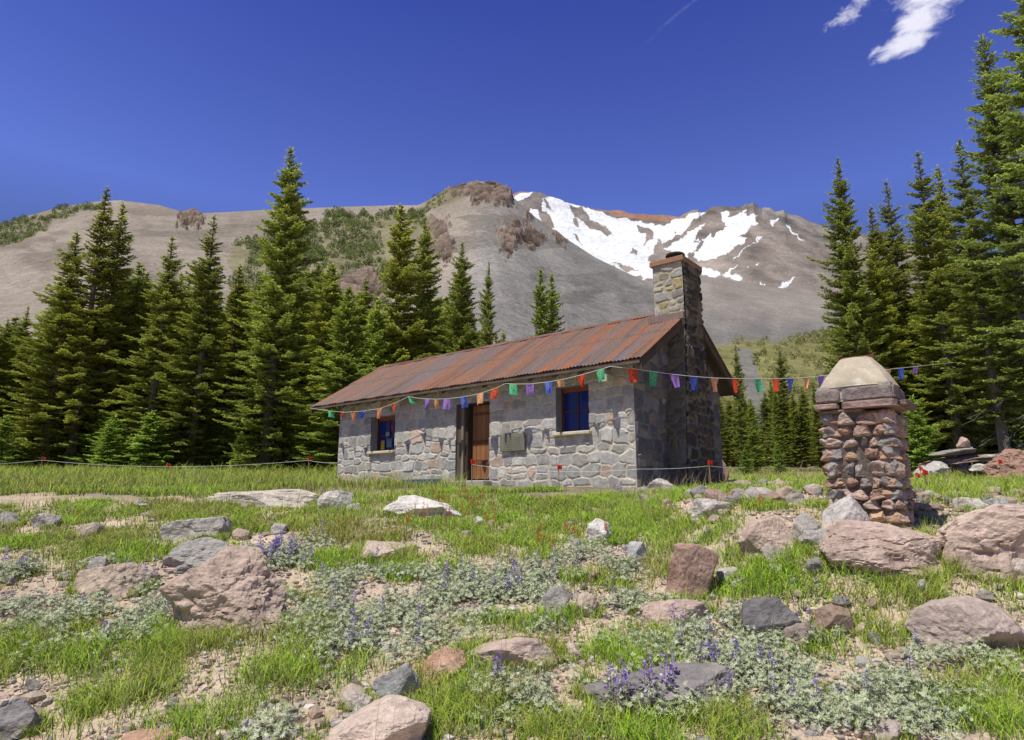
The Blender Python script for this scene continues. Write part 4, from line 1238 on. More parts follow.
# ------------------------------------------------------------------ slab heap at the forest edge
for i, (dx, dy, dz, sx, sy, sz, rz, cc, lab) in enumerate([
    (0, 0, .36, 1.5, 1.1, .12, .2, (.28, .25, .23), 'grey slab lying topmost across the heap at the forest edge'),
    (.1, .1, .24, 2.0, 1.2, .13, -.1, (.28, .19, .15), 'brown slab bridging the middle of the heap at the forest edge'),
    (-.7, -.2, .10, .7, .6, .24, .4, (.42, .40, .38), 'pale block under the left end of the slab heap'),
    (.6, -.1, .08, .8, .6, .22, .1, (.33, .30, .28), 'grey block under the right end of the slab heap'),
    (.95, .1, .28, .9, .7, .10, -.3, (.45, .42, .40), 'light slab tilted at the right of the slab heap'),
    (.25, -.1, .52, .5, .35, .22, .5, (.43, .29, .25), 'pink angular stone standing on top of the slab heap'),
    (-1.2, -.3, .04, .5, .5, .22, .9, (.46, .44, .42), 'pale rounded stone left of the slab heap'),
    (.5, .3, .40, .6, .5, .14, .8, (.36, .36, .36), 'grey flat stone behind the pink stone on the slab heap')]):
    b0 = hit(958, 484)
    b0 = b0 / b0[1] * 19.0
    g = float(ground(b0[0:1] + dx, np.array([19.0 + dy]))[0])
    tl_ = (random.uniform(-.13, .13), random.uniform(-.13, .13), rz)
    o = make_rock('flat_stone', (sx, sy, sz * 1.7), 600 + i, cc, sub=4, loc=(b0[0] + dx, 19.0 + dy, g + dz * 1.75 + .2), rz=rz, nplanes=16)
    o.rotation_euler = tl_
    tag(o, lab, 'slab', 'stone slabs heaped at the forest edge')
for i in range(14):
    b0 = hit(958, 484); b0 = b0 / b0[1] * 19.0
    dx, dy = random.uniform(-1.5, 1.5), random.uniform(-.6, .3); g = float(ground(b0[0:1] + dx, np.array([19.0 + dy]))[0])
    sz_ = random.uniform(.25, .75)
    o = make_rock('flat_stone', (sz_, sz_ * .8, sz_ * random.uniform(.25, .6)), 640 + i, random.choice([GREY, WARMG, PALE, (.30, .21, .17), (.40, .30, .26)]), sub=4, loc=(b0[0] + dx, 19.0 + dy, g + random.uniform(.05, .75) * max(0.1, 1 - abs(dx) / 1.6)))
    o.rotation_euler = (random.uniform(-.3, .3), random.uniform(-.3, .3), random.uniform(0, 6))
    tag(o, 'broken flat piece of stone in the messy heap at the forest edge', 'slab', 'broken pieces in the heap at the forest edge')


# ------------------------------------------------------------------ firs
def make_fir(seed, Hh, crown0, rmax, spread=1.0, gap=.34, tone=(.085, .115, .032), tip=(.17, .19, .055), dead=0.0, upsweep=.25, sparse=0.0):
    """trunk (with limbs and dead sticks) and crown of sprays -> two raw meshes"""
    r = np.random.default_rng(seed)
    tr = MB()
    zs = np.linspace(0, 1, 14)
    wob = np.stack([np.sin(zs * 5 + seed) * .04 * Hh * .06, np.cos(zs * 4 + seed * 2) * .04 * Hh * .06, zs * Hh], -1)
    wob[0, 2] = -.4
    rad = Hh * .0145 * (1 - zs) ** .85 + .012; rad[0] *= 1.45; rad[1] *= 1.08
    tr.tube(wob, rad, 10, (.20, .175, .155))
    trunk_at = lambda z: np.array([np.interp(z, wob[:, 2], wob[:, 0]), np.interp(z, wob[:, 2], wob[:, 1]), z])
    Ps, Ds, Ls, Ws, Ns, Cs = [], [], [], [], [], []
    z = crown0
    side_gap = r.uniform(0, 6.28)
    while z < Hh - .12:
        t = (z - crown0) / (Hh - crown0)
        prof = (1 - t) ** .74 * min(1.0, .5 + t * 4.5) + .012
        nb = int(r.integers(6, 9)) if t < .9 else 4
        a0 = r.uniform(0, 6.28)
        wl = r.uniform(.62, 1.15)
        for b in range(nb):
            if r.random() < sparse: continue
            a = a0 + b / nb * 6.283 + r.uniform(-.3, .3)
            L = rmax * prof * wl * r.uniform(.48, 1.22) * (1 + .16 * math.cos(a - side_gap))
            if r.random() < .10: L *= 1.3
            L = max(L, .10)
            el = upsweep * 1.9 * t - .16 * (1 - t) + r.uniform(-.12, .12)
            zz = z + r.uniform(-.14, .14)
            p0 = trunk_at(zz)
            ca, sa = math.cos(a), math.sin(a)
            ns = max(3, int(L / .085))
            s = (np.arange(ns) + r.random(ns) * .7) / ns
            s = s[s > (.12 if t > .4 else .22)] if ns > 5 else s
            droop = -.16 * (1 - t) * L
            bx = L * s * math.cos(el)
            bz = L * s * math.sin(el) + droop * np.sin(s * 2.2) * 1.0 + .10 * L * s ** 3
            C = p0[None] + np.stack([ca * bx, sa * bx, bz], -1)
            if L > .5:
                ss = np.linspace(0, .92, 5)
                bb = np.stack([ca * L * ss * math.cos(el), sa * L * ss * math.cos(el), L * ss * math.sin(el) + droop * np.sin(ss * 2.2) + .1 * L * ss ** 3], -1) + p0
                tr.tube(bb, .017 * Hh / 18 * (1.15 - ss) * (L / 1.6 + .35), 4, (.16, .13, .11), cap=False)
            fw = np.array([ca, sa, 0.]); sd_ = np.array([-sa, ca, 0.]); up = np.array([0, 0, 1.])
            bt = r.uniform(.55, 1.3)
            for sgn in (-1, 1):
                k = len(s)
                tl = (.20 + .30 * (1 - s) ** .8 * min(L / 1.4, 1.2)) * r.uniform(.7, 1.25, k) * min(1, .35 + L * .6)
                an = r.uniform(.75, 1.15, k)
                td = unit(fw * np.cos(an)[:, None] + sd_ * (sgn * np.sin(an))[:, None] + up * (r.uniform(-.22, .20, k) + .12 * s)[:, None])
                nrm = unit(up + .5 * r.normal(size=(k, 3)))
                Ps.append(C); Ds.append(td); Ls.append(tl); Ws.append(np.full(k, .085) * r.uniform(.8, 1.3, k)); Ns.append(nrm)
                lit = (.35 + .65 * s) * bt  # sprays near the trunk dimmed: inner crown shade painted into the colour
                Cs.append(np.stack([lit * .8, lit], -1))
                for j in range(4):
                    q = (j + .7) / 4.6
                    pp = C + td * (tl * q)[:, None]
                    for sg2 in (-1, 1):
                        sdir = np.cross(td, up)
                        dd_ = unit(td * .72 + sdir * sg2 * .62 + up * (r.uniform(-.1, .42, k))[:, None])
                        Ps.append(pp); Ds.append(dd_); Ls.append(tl * (.52 - .25 * q) * r.uniform(.7, 1.2, k)); Ws.append(np.full(k, .062) * r.uniform(.8, 1.3, k))
                        Ns.append(unit(up + .6 * r.normal(size=(k, 3))))
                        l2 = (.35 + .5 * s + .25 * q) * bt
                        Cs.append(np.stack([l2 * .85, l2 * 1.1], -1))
            # leading tip
            Ps.append(C[-1:]); Ds.append(unit(fw[None] + up * .25)); Ls.append(np.array([.28])); Ws.append(np.array([.06])); Ns.append(up[None] + 0.); Cs.append(np.array([[bt, bt * 1.2]]))
        z += gap * .86 * r.uniform(.75, 1.3) * (1 - .45 * t)
    # leader
    k = 26
    zz = Hh - r.random(k) * .9
    a = r.random(k) * 6.28
    Ps.append(np.stack([wob[-1, 0] + 0 * a, wob[-1, 1] + 0 * a, zz], -1)); Ds.append(unit(np.stack([np.cos(a), np.sin(a), r.uniform(.5, 2, k)], -1)))
    Ls.append(r.uniform(.12, .26, k)); Ws.append(np.full(k, .05)); Ns.append(unit(r.normal(size=(k, 3)))); Cs.append(np.full((k, 2), 1.1))
    if dead > 0:
        nd = int(34 * dead)
        for i in range(nd):
            z = r.uniform(1.0, crown0 + 1.5) if crown0 > 1.2 else r.uniform(.5, 2.5)
            a = r.uniform(0, 6.28); L = r.uniform(.5, 1.9)
            p0 = trunk_at(z); ss = np.linspace(0, 1, 6)
            P = p0 + np.stack([np.cos(a + .3 * ss) * L * ss, np.sin(a + .3 * ss) * L * ss, -L * .55 * ss ** 1.5 + .1 * ss * r.uniform(-1, 1)], -1)
            tr.tube(P, .016 * (1.05 - ss), 4, (.30, .28, .25), cap=False)
            for jj in range(3):
                q = r.uniform(.3, .9); pq_ = p0 + (P[-1] - p0) * q; pq_ = np.array([np.interp(q, ss, P[:, m]) for m in range(3)])
                a2 = a + r.choice([-1, 1]) * r.uniform(.5, 1.1); l2 = L * .35
                tr.tube(np.array([pq_, pq_ + [math.cos(a2) * l2, math.sin(a2) * l2, -.4 * l2]]), [.008, .003], 3, (.32, .3, .27), cap=False)
    P, D, Lg, Wd, Nn, Cc = [np.concatenate(x) for x in (Ps, Ds, Ls, Ws, Ns, Cs)]
    V, Fq = diamonds(P, D, Lg, Wd, Nn)
    tone = np.array(tone); tip = np.array(tip)
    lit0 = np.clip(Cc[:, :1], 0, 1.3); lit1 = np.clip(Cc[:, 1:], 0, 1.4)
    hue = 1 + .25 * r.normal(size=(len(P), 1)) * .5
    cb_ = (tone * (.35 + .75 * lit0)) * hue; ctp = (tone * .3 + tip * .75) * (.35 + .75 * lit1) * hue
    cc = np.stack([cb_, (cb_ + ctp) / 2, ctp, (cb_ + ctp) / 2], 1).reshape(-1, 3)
    return tr, V, Fq, cc


FIRS = {}
def fir_proto(key, *a, **k):
    tr, V, Fq, cc = make_fir(*a, **k)
    root = empty('fir_tree', (0, 0, 0))
    tr.build('trunk', M['bark'], root, smooth=True)
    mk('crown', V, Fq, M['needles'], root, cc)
    FIRS[key] = [root, a[1], False]


fir_proto('A', 1, 17.5, .9, 3.0, gap=.37, tone=(.20, .27, .05), tip=(.56, .62, .13))                                   # dense broad
fir_proto('B', 2, 17.0, 1.0, 2.5, gap=.38, sparse=.05, tone=(.235, .285, .045), tip=(.62, .64, .13))    # slim, yellower
fir_proto('C', 3, 17.0, 1.4, 2.7, gap=.44, sparse=.14, dead=.6, tone=(.22, .28, .05), tip=(.58, .62, .13))
fir_proto('D', 4, 19.0, 3.4, 2.75, gap=.46, sparse=.14, dead=1.0, upsweep=.30, tone=(.20, .28, .06), tip=(.54, .64, .17))     # tall, bare below
fir_proto('E', 5, 19.0, 3.0, 2.9, gap=.44, sparse=.16, dead=1.0, tone=(.215, .28, .055), tip=(.56, .62, .15))
fir_proto('F', 6, 11.0, .3, 2.1, gap=.28, tone=(.235, .33, .06), tip=(.56, .66, .14))
fir_proto('G', 7, 5.0, .1, 1.4, gap=.20, tone=(.235, .35, .065), tip=(.52, .66, .14))


def fir(px, py, dist, key, wid=1.0, label=None, group=None):
    """top at direction (px,py), standing dist metres out"""
    root, Hh, used = FIRS[key]
    d = ray(px, py); p = d / d[1] * dist
    g = float(ground(p[0:1], p[1:2])[0])
    o = root if not used else copy_tree(root)
    FIRS[key][2] = True
    sc = (p[2] - g) / Hh
    wr = wid * (.55 + .45 * sc) if sc > .6 else wid * sc
    o.location = (p[0], p[1], g - .05)
    o.scale = (wr, wr, sc)
    o.rotation_euler = (0, 0, random.uniform(0, 6.28))
    tag(o, label, 'tree', group)
    return o


NEAR = [
    (290, 147, 30, 'A', 1.0, 'tallest broad dark fir left of the hut roof'),
    (107, 187, 35, 'B', 1.05, 'left one of the tall twin firs rising above the left ridge'),
    (124, 203, 36.5, 'B', 1.0, 'right one of the tall twin firs rising above the left ridge'),
    (78, 231, 35, 'B', 1.15, 'yellowish fir just left of the tall twin firs'),
    (172, 236, 34, 'C', 1.1, 'medium fir between the twin firs and the slim pointed one'),
    (215, 215, 33, 'C', .95, 'slim pointed fir two trees left of the tallest fir'),
    (240, 264, 37, 'B', 1.0, 'lower fir between the slim pointed fir and the tallest fir'),
    (148, 272, 38, 'A', .8, 'dark lower fir behind the gap right of the twin firs'),
    (62, 290, 40, 'A', .75, 'dark pointed fir left of the yellowish fir'),
    (29, 306, 42, 'A', .7, 'second dark fir from the left picture edge'),
    (8, 318, 40, 'A', .8, 'dark fir nearest the left picture edge'),
    (350, 286, 27, 'F', 1.1, 'bright green young fir behind the left end of the roof'),
    (377, 296, 30, 'F', 1.0, 'young fir tucked between the bright one and the pair behind the roof'),
    (401, 204, 31, 'B', 1.2, 'tall fir on the left of the pair behind the hut roof'),
    (425, 216, 33, 'A', .75, 'dark fir on the right of the tall pair behind the hut roof'),
    (463, 242, 30, 'A', .72, 'fir with pointed top right of the tall pair behind the roof'),
    (489, 261, 29, 'A', .62, 'slender dark fir last in the row behind the roof'),
    (540, 268, 33, 'F', .75, 'left half of the lone pair of firs seen over mid roof'),
    (552, 273, 34, 'F', .75, 'right half of the lone pair of firs seen over mid roof'),
    (838, 158, 34, 'A', .80, 'dark fir standing first left in the right hand forest'),
    (870, 206, 38, 'B', .95, 'lower yellowish fir right of the first fir of the right forest'),
    (886, 180, 40, 'C', .95, 'thin topped fir behind the stone pillar cap'),
    (918, 151, 33, 'C', .95, 'fir with narrow spire left of the great right fir'),
    (937, 165, 35, 'B', 1.0, 'fir with blunt top close behind the narrow spire'),
    (980, 34, 27, 'D', 1.0, 'great fir with bare trunk and open branches at the right'),
    (1020, -45, 23, 'D', 1.0, 'nearest great fir cut by the top right picture corner'),
    (1068, -20, 22, 'E', 1.0, 'tall fir at the far right edge reaching into the picture'),
    (958, 140, 29, 'E', .85, 'tall fir with grey bare trunk behind the slab heap'),
    (912, 395, 22, 'G', 1.0, 'small bright green fir right behind the pillar'),
    (735, 344, 33, 'A', .62, 'dense dark fir right beside the hut gable'),
    (750, 398, 36, 'F', .9, 'low fir right of the dense fir by the gable'),
    (774, 388, 50, 'A', .75, 'fir under the hanging flags between hut and pillar'),
    (779, 350, 74, 'A', .8, 'farther pointed fir showing over the flags'),
    (792, 392, 58, 'C', .9, 'thin fir with bare trunk left of the pillar'),
    (813, 384, 52, 'B', 1.0, 'yellowish fir directly left of the pillar'),
    (744, 447, 24, 'G', 1.2, 'bushy low fir at the edge of the rubble by the gable'),
    (776, 440, 27, 'G', .9, 'small fir in the rubble between hut and pillar'),
]
for (px_, py_, dist, key, wd_, lab) in NEAR: fir(px_, py_, dist, key, wd_, lab)
r_ = random.Random(4)
for i in range(74):     # the wood behind the first row, left
    px_ = -90 + 440 * (i + r_.random()) / 74; py_ = 282 + 62 * r_.random() + (34 if px_ < 60 else 0)
    fir(px_, py_, r_.uniform(37, 56), r_.choice('ABC'), r_.uniform(1.35, 1.9), 'dark fir filling the wood behind the front row left of the hut', 'firs of the wood left of the hut')
for i in range(30):     # taller ones that close the gaps between the front tops
    px_ = 128 + 225 * (i + r_.random()) / 30; py_ = r_.uniform(255, 300)
    fir(px_, py_, r_.uniform(37, 50), r_.choice('ABC'), r_.uniform(1.0, 1.4), 'dark fir filling the wood behind the front row left of the hut', 'firs of the wood left of the hut')
for i in range(26):
    px_ = 342 + 170 * (i + r_.random()) / 26; py_ = r_.uniform(278, 330) + max(0, px_ - 440) * .4
    fir(px_, py_, r_.uniform(38, 55), r_.choice('AB'), r_.uniform(1.2, 1.6), 'fir of the wood hidden low behind the hut roof', 'firs of the wood behind the roof')
for i in range(30):
    px_ = r_.uniform(845, 1130); py_ = 245 + 60 * r_.random() - max(0, px_ - 930) * .35
    fir(px_, py_, r_.uniform(36, 60), r_.choice('ABCE'), r_.uniform(1.0, 1.35), 'fir filling the wood behind the front row at the right', 'firs of the wood at the right')
for i in range(44):
    px_ = 712 + 140 * (i + r_.random()) / 44; py_ = r_.uniform(378, 435)
    fir(px_, py_, r_.uniform(56, 95), r_.choice('ABC'), r_.uniform(1.1, 1.7), 'far fir at the foot of the slope between hut and pillar', 'far firs between hut and pillar')

# understorey saplings along the forest edge
for i in range(30):
    px_ = r_.choice([r_.uniform(-20, 330), r_.uniform(-20, 330), r_.uniform(905, 1060)]); py_ = r_.uniform(405, 448)
    fir(px_, py_, r_.uniform(31, 37), 'G', r_.uniform(.9, 1.5), 'fir sapling growing along the foot of the tall firs', 'fir saplings at the forest edge')

# ------------------------------------------------------------------ prayer flags
def ray_y(px, py, y):
    d = ray(px, py); return d / d[1] * y


def eave_pt(px, py, b):
    d = ray(px, py); n3 = np.array([*wv, 0]); o3 = np.array([*NC, 0]) + n3 * b
    return d * ((o3 @ n3) / (d @ n3))


GRN = (.10, .56, .30); REDF = (.82, .10, .05); ORF = (.88, .30, .13); BLU = (.10, .18, .75); PUR = (.40, .22, .74); PEA = (.88, .45, .26)
flags_l = [(329, 411, GRN, 'rag'), (342, 412, REDF, 'small'), (353, 412, ORF, 'tri'), (364, 411, BLU, 'rag'), (380, 409, ORF, 'tri'), (394, 403, REDF, 'trap'), (409, 397, GRN, 'rag'),
           (427, 399, PUR, 'tri'), (435.5, 399, PEA, 'trap'), (447, 399, PUR, 'sq'), (463, 397, BLU, 'sq'), (480, 394, PEA, 'sq'), (495, 388, REDF, 'sq'), (513, 384, GRN, 'sq'),
           (530, 384, PUR, 'sq'), (548, 382, BLU, 'trap'), (560, 380, PEA, 'small'), (581, 376, REDF, 'tri'), (600, 370, GRN, 'trap')]
flags_r = [(632, 368.5, REDF, 'trap'), (653.5, 371.5, GRN, 'trap'), (674, 374.5, PUR, 'trap'), (694, 376.5, BLU, 'trap'), (715, 378, PEA, 'tri'), (735.5, 378.5, REDF, 'trap'), (757, 379, GRN, 'sq'),
           (776, 378.7, REDF, 'trap'), (790.5, 378.3, BLU, 'trap'), (806, 377.5, PEA, 'tri'), (820.5, 376, PUR, 'sq'), (838, 374.5, GRN, 'trap'), (856, 372.8, REDF, 'sq'), (873, 371.2, GRN, 'trap'), (888, 369.6, PEA, 'tri'),
           (901, 368.2, BLU, 'trap'), (916, 366.8, PUR, 'small')]


def flag_string(pts, flags, y_of, label, size, emb_col):
    root = empty('flag_string', tuple(pts[0]))
    tag(root, label, 'flag string')
    o3 = np.array(pts[0])
    mb = MB(); mb.tube(np.array(pts) - o3, .0055, 6)
    mb.build('string', M['cord'], root)
    for i, (p, tang, colr, kind) in enumerate(flags):
        rf = np.random.default_rng(i * 7 + len(flags))
        w, h = size * rf.uniform(.9, 1.08), size * 1.22 * rf.uniform(.92, 1.06)
        bot = {'sq': .92, 'trap': .60, 'tri': .12, 'rag': .35, 'small': .55}[kind]
        if kind == 'small': w *= .85; h *= .6
        if kind == 'rag': h *= .72; w *= 1.1
        nu, nv = 9, 10
        U, V_ = np.meshgrid(np.linspace(-.5, .5, nu), np.linspace(0, 1, nv))
        wd_ = (1 - V_) + bot * V_
        skew = rf.uniform(-.12, .16) * V_
        if kind == 'rag': skew = .55 * V_ * rf.choice([-1, 1])
        xx = w * (U * wd_ + skew)
        zz = -h * V_ * (1 + .12 * U * rf.uniform(-1, 1)) + .004
        nn = np.array([-tang[1], tang[0], 0.]); nn = nn / np.linalg.norm(nn)
        dp = .05 * V_ * np.sin(U * rf.uniform(4, 7) + rf.uniform(0, 6)) * (1 if kind != 'rag' else 2) + rf.uniform(-.05, .05) * V_
        hor = unit(np.array([tang[0], tang[1], 0]))
        P = p - o3 + xx[..., None] * hor + dp[..., None] * nn + zz[..., None] * np.array([0, 0, 1.]) + (U * w)[..., None] * np.array([0, 0, tang[2]])
        q = np.arange(nv - 1)[:, None] * nu + np.arange(nu - 1)[None]
        Fq = np.stack([q, q + 1, q + nu + 1, q + nu], -1).reshape(-1, 4)
        cc = np.broadcast_to(np.array(colr), (nu * nv, 3)) * (1 + .12 * rf.normal(size=(nu * nv, 1)))
        nm = {GRN: 'green', REDF: 'red', ORF: 'orange', BLU: 'blue', PUR: 'purple', PEA: 'peach'}[colr]
        f = mk('flag', P.reshape(-1, 3), Fq, M['cloth'], root, np.clip(cc, 0, 1), smooth=True)
        f['label'] = {'sq': 'square', 'trap': 'tapering', 'tri': 'pointed', 'rag': 'curled', 'small': 'small folded'}[kind] + ' ' + nm + ' cloth flag'
        if kind in ('sq', 'trap'):
            # printed emblem: a small ring with rays, sitting just off the cloth on both sides
            mb = MB()
            c0 = P[4, 4]
            for sgn in (-1, 1):
                base = c0 + nn * sgn * .012
                an = np.arange(16) / 16 * 2 * np.pi
                r0, r1 = .20 * w, .12 * w
                ring = []
                for rad in (r0, r1):
                    ring.append(base + (np.cos(an) * rad)[:, None] * hor + (np.sin(an) * rad)[:, None] * np.array([0, 0, 1.]))
                Vv = np.concatenate(ring); j = np.arange(16)
                mb.add(Vv, np.stack([j, (j + 1) % 16, 16 + (j + 1) % 16, 16 + j], -1), emb_col)
                for zz_ in (.27, -.30):
                    b_ = base + np.array([0, 0, zz_ * w])
                    mb.add([b_ - hor * .15 * w + [0, 0, -.02 * w], b_ + hor * .15 * w + [0, 0, -.02 * w], b_ + hor * .15 * w + [0, 0, .03 * w], b_ - hor * .15 * w + [0, 0, .03 * w]], [(0, 1, 2, 3)], emb_col)
            mb.C = [np.broadcast_to(np.array(colr) * .45 + np.array(emb_col) * .5, c_.shape) for c_ in mb.C]
            mb.build('emblem', M['cloth'], f)
    return root


BL = -OE - .035
pl = [eave_pt(a, b, BL) for a, b in [(310, 408), (329, 411), (345, 412.3), (364, 411), (380, 408.5), (395, 403), (409, 396.5), (420, 398.5), (435, 399.2), (447, 398.8), (463, 397), (480, 393.5), (495, 388.5), (506, 383.5), (513, 384), (530, 384), (548, 382), (565, 379), (581, 375), (600, 369.5), (610, 366.5)]]
fl = []
for (a, b, cc, kd) in flags_l:
    p = eave_pt(a, b, BL); q = eave_pt(a + 1, b, BL); t_ = q - p
    i = min(max(np.searchsorted([v[0] for v in pl], p[0]), 1), len(pl) - 1)
    t_ = unit(pl[i] - pl[i - 1]); tt = (p[0] - pl[i - 1][0]) / (pl[i][0] - pl[i - 1][0] + 1e-9)
    fl.append((pl[i - 1] + (pl[i] - pl[i - 1]) * tt, t_, cc, kd))
flag_string(pl, fl, None, 'string of small coloured cloth flags hung along the front eave of the hut', .20, (.75, .6, .2))
yof = lambda px_: 11.6 + (px_ - 610) / 330 * 5.0
pr = [pl[-1]] + [ray_y(a, b, yof(a)) for a, b in [(632, 368.5), (653, 371.5), (674, 374.5), (694, 376.5), (715, 378), (735, 378.5), (757, 379), (776, 378.7), (790, 378.3), (806, 377.5), (820, 376), (840, 374.3), (873, 371), (901, 368), (920, 366)]]
pr.append(ray_y(957, 362, 28.5))
fr = []
for (a, b, cc, kd) in flags_r:
    p = ray_y(a, b, yof(a)); q = ray_y(a + 8, b - .5, yof(a + 8))
    fr.append((p, unit(q - p), cc, kd))
flag_string(pr, fr, None, 'string of small coloured cloth flags running from the gable past the pillar', .24, (.8, .65, .25))

# ------------------------------------------------------------------ boundary stakes and cords
stakes = {}
def stake(px, pyt, pyb, dist, label):
    d = ray(px, pyb); p = d / d[1] * dist; g = float(ground(p[0:1], p[1:2])[0])
    top = ray_y(px, pyt, dist)[2]
    hgt = max(top - g, .25)
    s_ = dist / 30 * .6 + .5
    root = empty('boundary_stake', (p[0], p[1], g)); tag(root, label, 'stake', 'red tipped boundary stakes')
    ln = random.uniform(-.03, .03) * hgt
    mb = MB(); mb.tube([(0, 0, -.15), (ln * .5, 0, hgt * .5), (ln, 0, hgt)], .014 * s_, 7, (.42, .30, .17)); mb.build('stick', M['wood'], root)
    mb = MB(); mb.tube([(ln, 0, hgt - .01), (ln, 0, hgt + .10 * s_)], .030 * s_, 8, (.78, .05, .03))
    mb.add([(ln, -.002, hgt + .09 * s_), (ln + .10 * s_, .02, hgt + .08 * s_), (ln + .09 * s_, .01, hgt - .02 * s_), (ln, -.002, hgt + .0 * s_)], [(0, 1, 2, 3)], (.78, .05, .03))
    mb.build('tip', M['cloth'], root)
    return np.array([p[0] + ln, p[1], g + hgt * .93])


st = [stake(40, 459, 477, 28, 'stake with red tip first from the left at the forest edge'),
      stake(166, 466, 486, 25, 'short stake with red tip before the middle of the left firs'),
      stake(308, 459, 480, 24, 'stake with red tip left of the hut corner')]
sm = [stake(472, 463, 486, 14.0, 'stake with red tip standing in front of the hut door'),
      stake(559, 469, 490, 12.2, 'stake with small red tip before the front wall'),
      stake(711, 464, 484, 12.6, 'stake with red tip in front of the chimney')]
sr = [stake(920, 480, 500, 10.6, 'stake with red tip in the grass right of the pillar'),
      stake(930, 498, 518, 9.4, 'stake with red tip behind the biggest pink boulder'),
      stake(921, 470, 478, 17.0, 'far stake with red tip before the slab heap'),
      stake(1003, 463, 484, 15.0, 'stake with red tip in front of the porous boulder')]


def cord(pts, sag, rad, label):
    out_ = []
    for i in range(len(pts) - 1):
        a, b = np.array(pts[i]), np.array(pts[i + 1])
        for t in np.linspace(0, 1, 10)[:-1]:
            out_.append(a + (b - a) * t - np.array([0, 0, sag * 4 * t * (1 - t)]))
    out_.append(np.array(pts[-1]))
    mb = MB(); mb.tube(np.array(out_) - out_[0], rad, 5)
    o = mb.build('rope_line', M['cord'], None); o.location = out_[0]
    tag(o, label, 'rope')


cord([ray_y(-60, 466, 28), st[0], st[1], st[2], ray_y(345, 462, 22)], .06, .006, 'pale cord strung between stakes along the left forest edge')
cord([sm[0], sm[1] + [0, 0, -.02], ray_y(640, 469, 11.8), sm[2], ray_y(745, 467, 14)], .02, .0035, 'thin pale cord passing in front of the hut walls')
cord([sr[0], ray_y(975, 484, 10.4), ray_y(1050, 489, 10.0)], .03, .003, 'thin pale cord over the grass right of the pillar')

tp = MB()
for k in range(6): tp.box(-.5 + k * .17, -.5 + k * .17 + .16, -.06 - .03 * (k % 2), .06, .0, .07 + .03 * ((k * 2) % 3), (.25, .42, .52), bev=.015)
o = tp.build('folded_tarp', M['cloth'], None)
p = hit(190, 483); p = p / p[1] * 24; o.location = (p[0], p[1], float(ground(p[0:1], p[1:2])[0]) + .12); o.rotation_euler = (0, -.1, .2)
tag(o, 'pale blue folded sheet lying in the grass under the left firs', 'tarp')
# fallen log in the far meadow
mb = MB(); P = np.stack([np.linspace(-2.2, 2.2, 8), .1 * np.sin(np.arange(8)), np.full(8, .15)], -1); mb.tube(P, .16 * (1 - np.linspace(0, .4, 8)), 9, (.2, .17, .14))
mb.tube([(0, 0, .2), (.3, .1, .7)], [.05, .02], 5, (.2, .17, .14))
o = mb.build('fallen_log', M['bark'], None); p = hit(800, 468); p = p / p[1] * 44; o.location = (p[0], p[1], float(ground(p[0:1], p[1:2])[0])); o.rotation_euler = (0, 0, .15)
tag(o, 'dark fallen log across the clearing left of the pillar', 'log')


# ------------------------------------------------------------------ ground cover
def blades(x, y, h, w, lean, colr, tipc, seed):
    r = np.random.default_rng(seed); n = len(x)
    z = ground(x, y) - .01
    a = r.random(n) * 6.283; fa = r.random(n) * 6.283
    P = np.stack([x, y, z], -1)
    side = np.stack([np.cos(fa), np.sin(fa), 0 * fa], -1) * (w / 2)[:, None]
    ld = np.stack([np.cos(a), np.sin(a), 0 * a], -1) * (lean * h)[:, None]
    up = np.array([0, 0, 1.])
    m1 = P + ld * .35 + up * (h * .6)[:, None]
    tp = P + ld + up * (h * (1 - .25 * lean))[:, None]
    V = np.stack([P - side, P + side, m1 + side * .75, m1 - side * .75, tp], 1).reshape(-1, 3)
    b = np.arange(n) * 5
    Fq = np.stack([b, b + 1, b + 2, b + 3], -1); Ft = np.stack([b + 3, b + 2, b + 4], -1)
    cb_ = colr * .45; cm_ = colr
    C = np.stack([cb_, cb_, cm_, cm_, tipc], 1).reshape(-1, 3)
    return V, Fq, Ft, C


def footprint(px, py, hw, hh):
    """metric ellipse on the ground: centre, half width, half depth"""
    c_ = hit(px, py); f_ = hit(px, min(py + hh, 760)); n__ = hit(px, max(py - hh, 478))
    return c_[0], c_[1], hw / F * c_[1], max(abs(n__[1] - f_[1]) / 2, .15), px


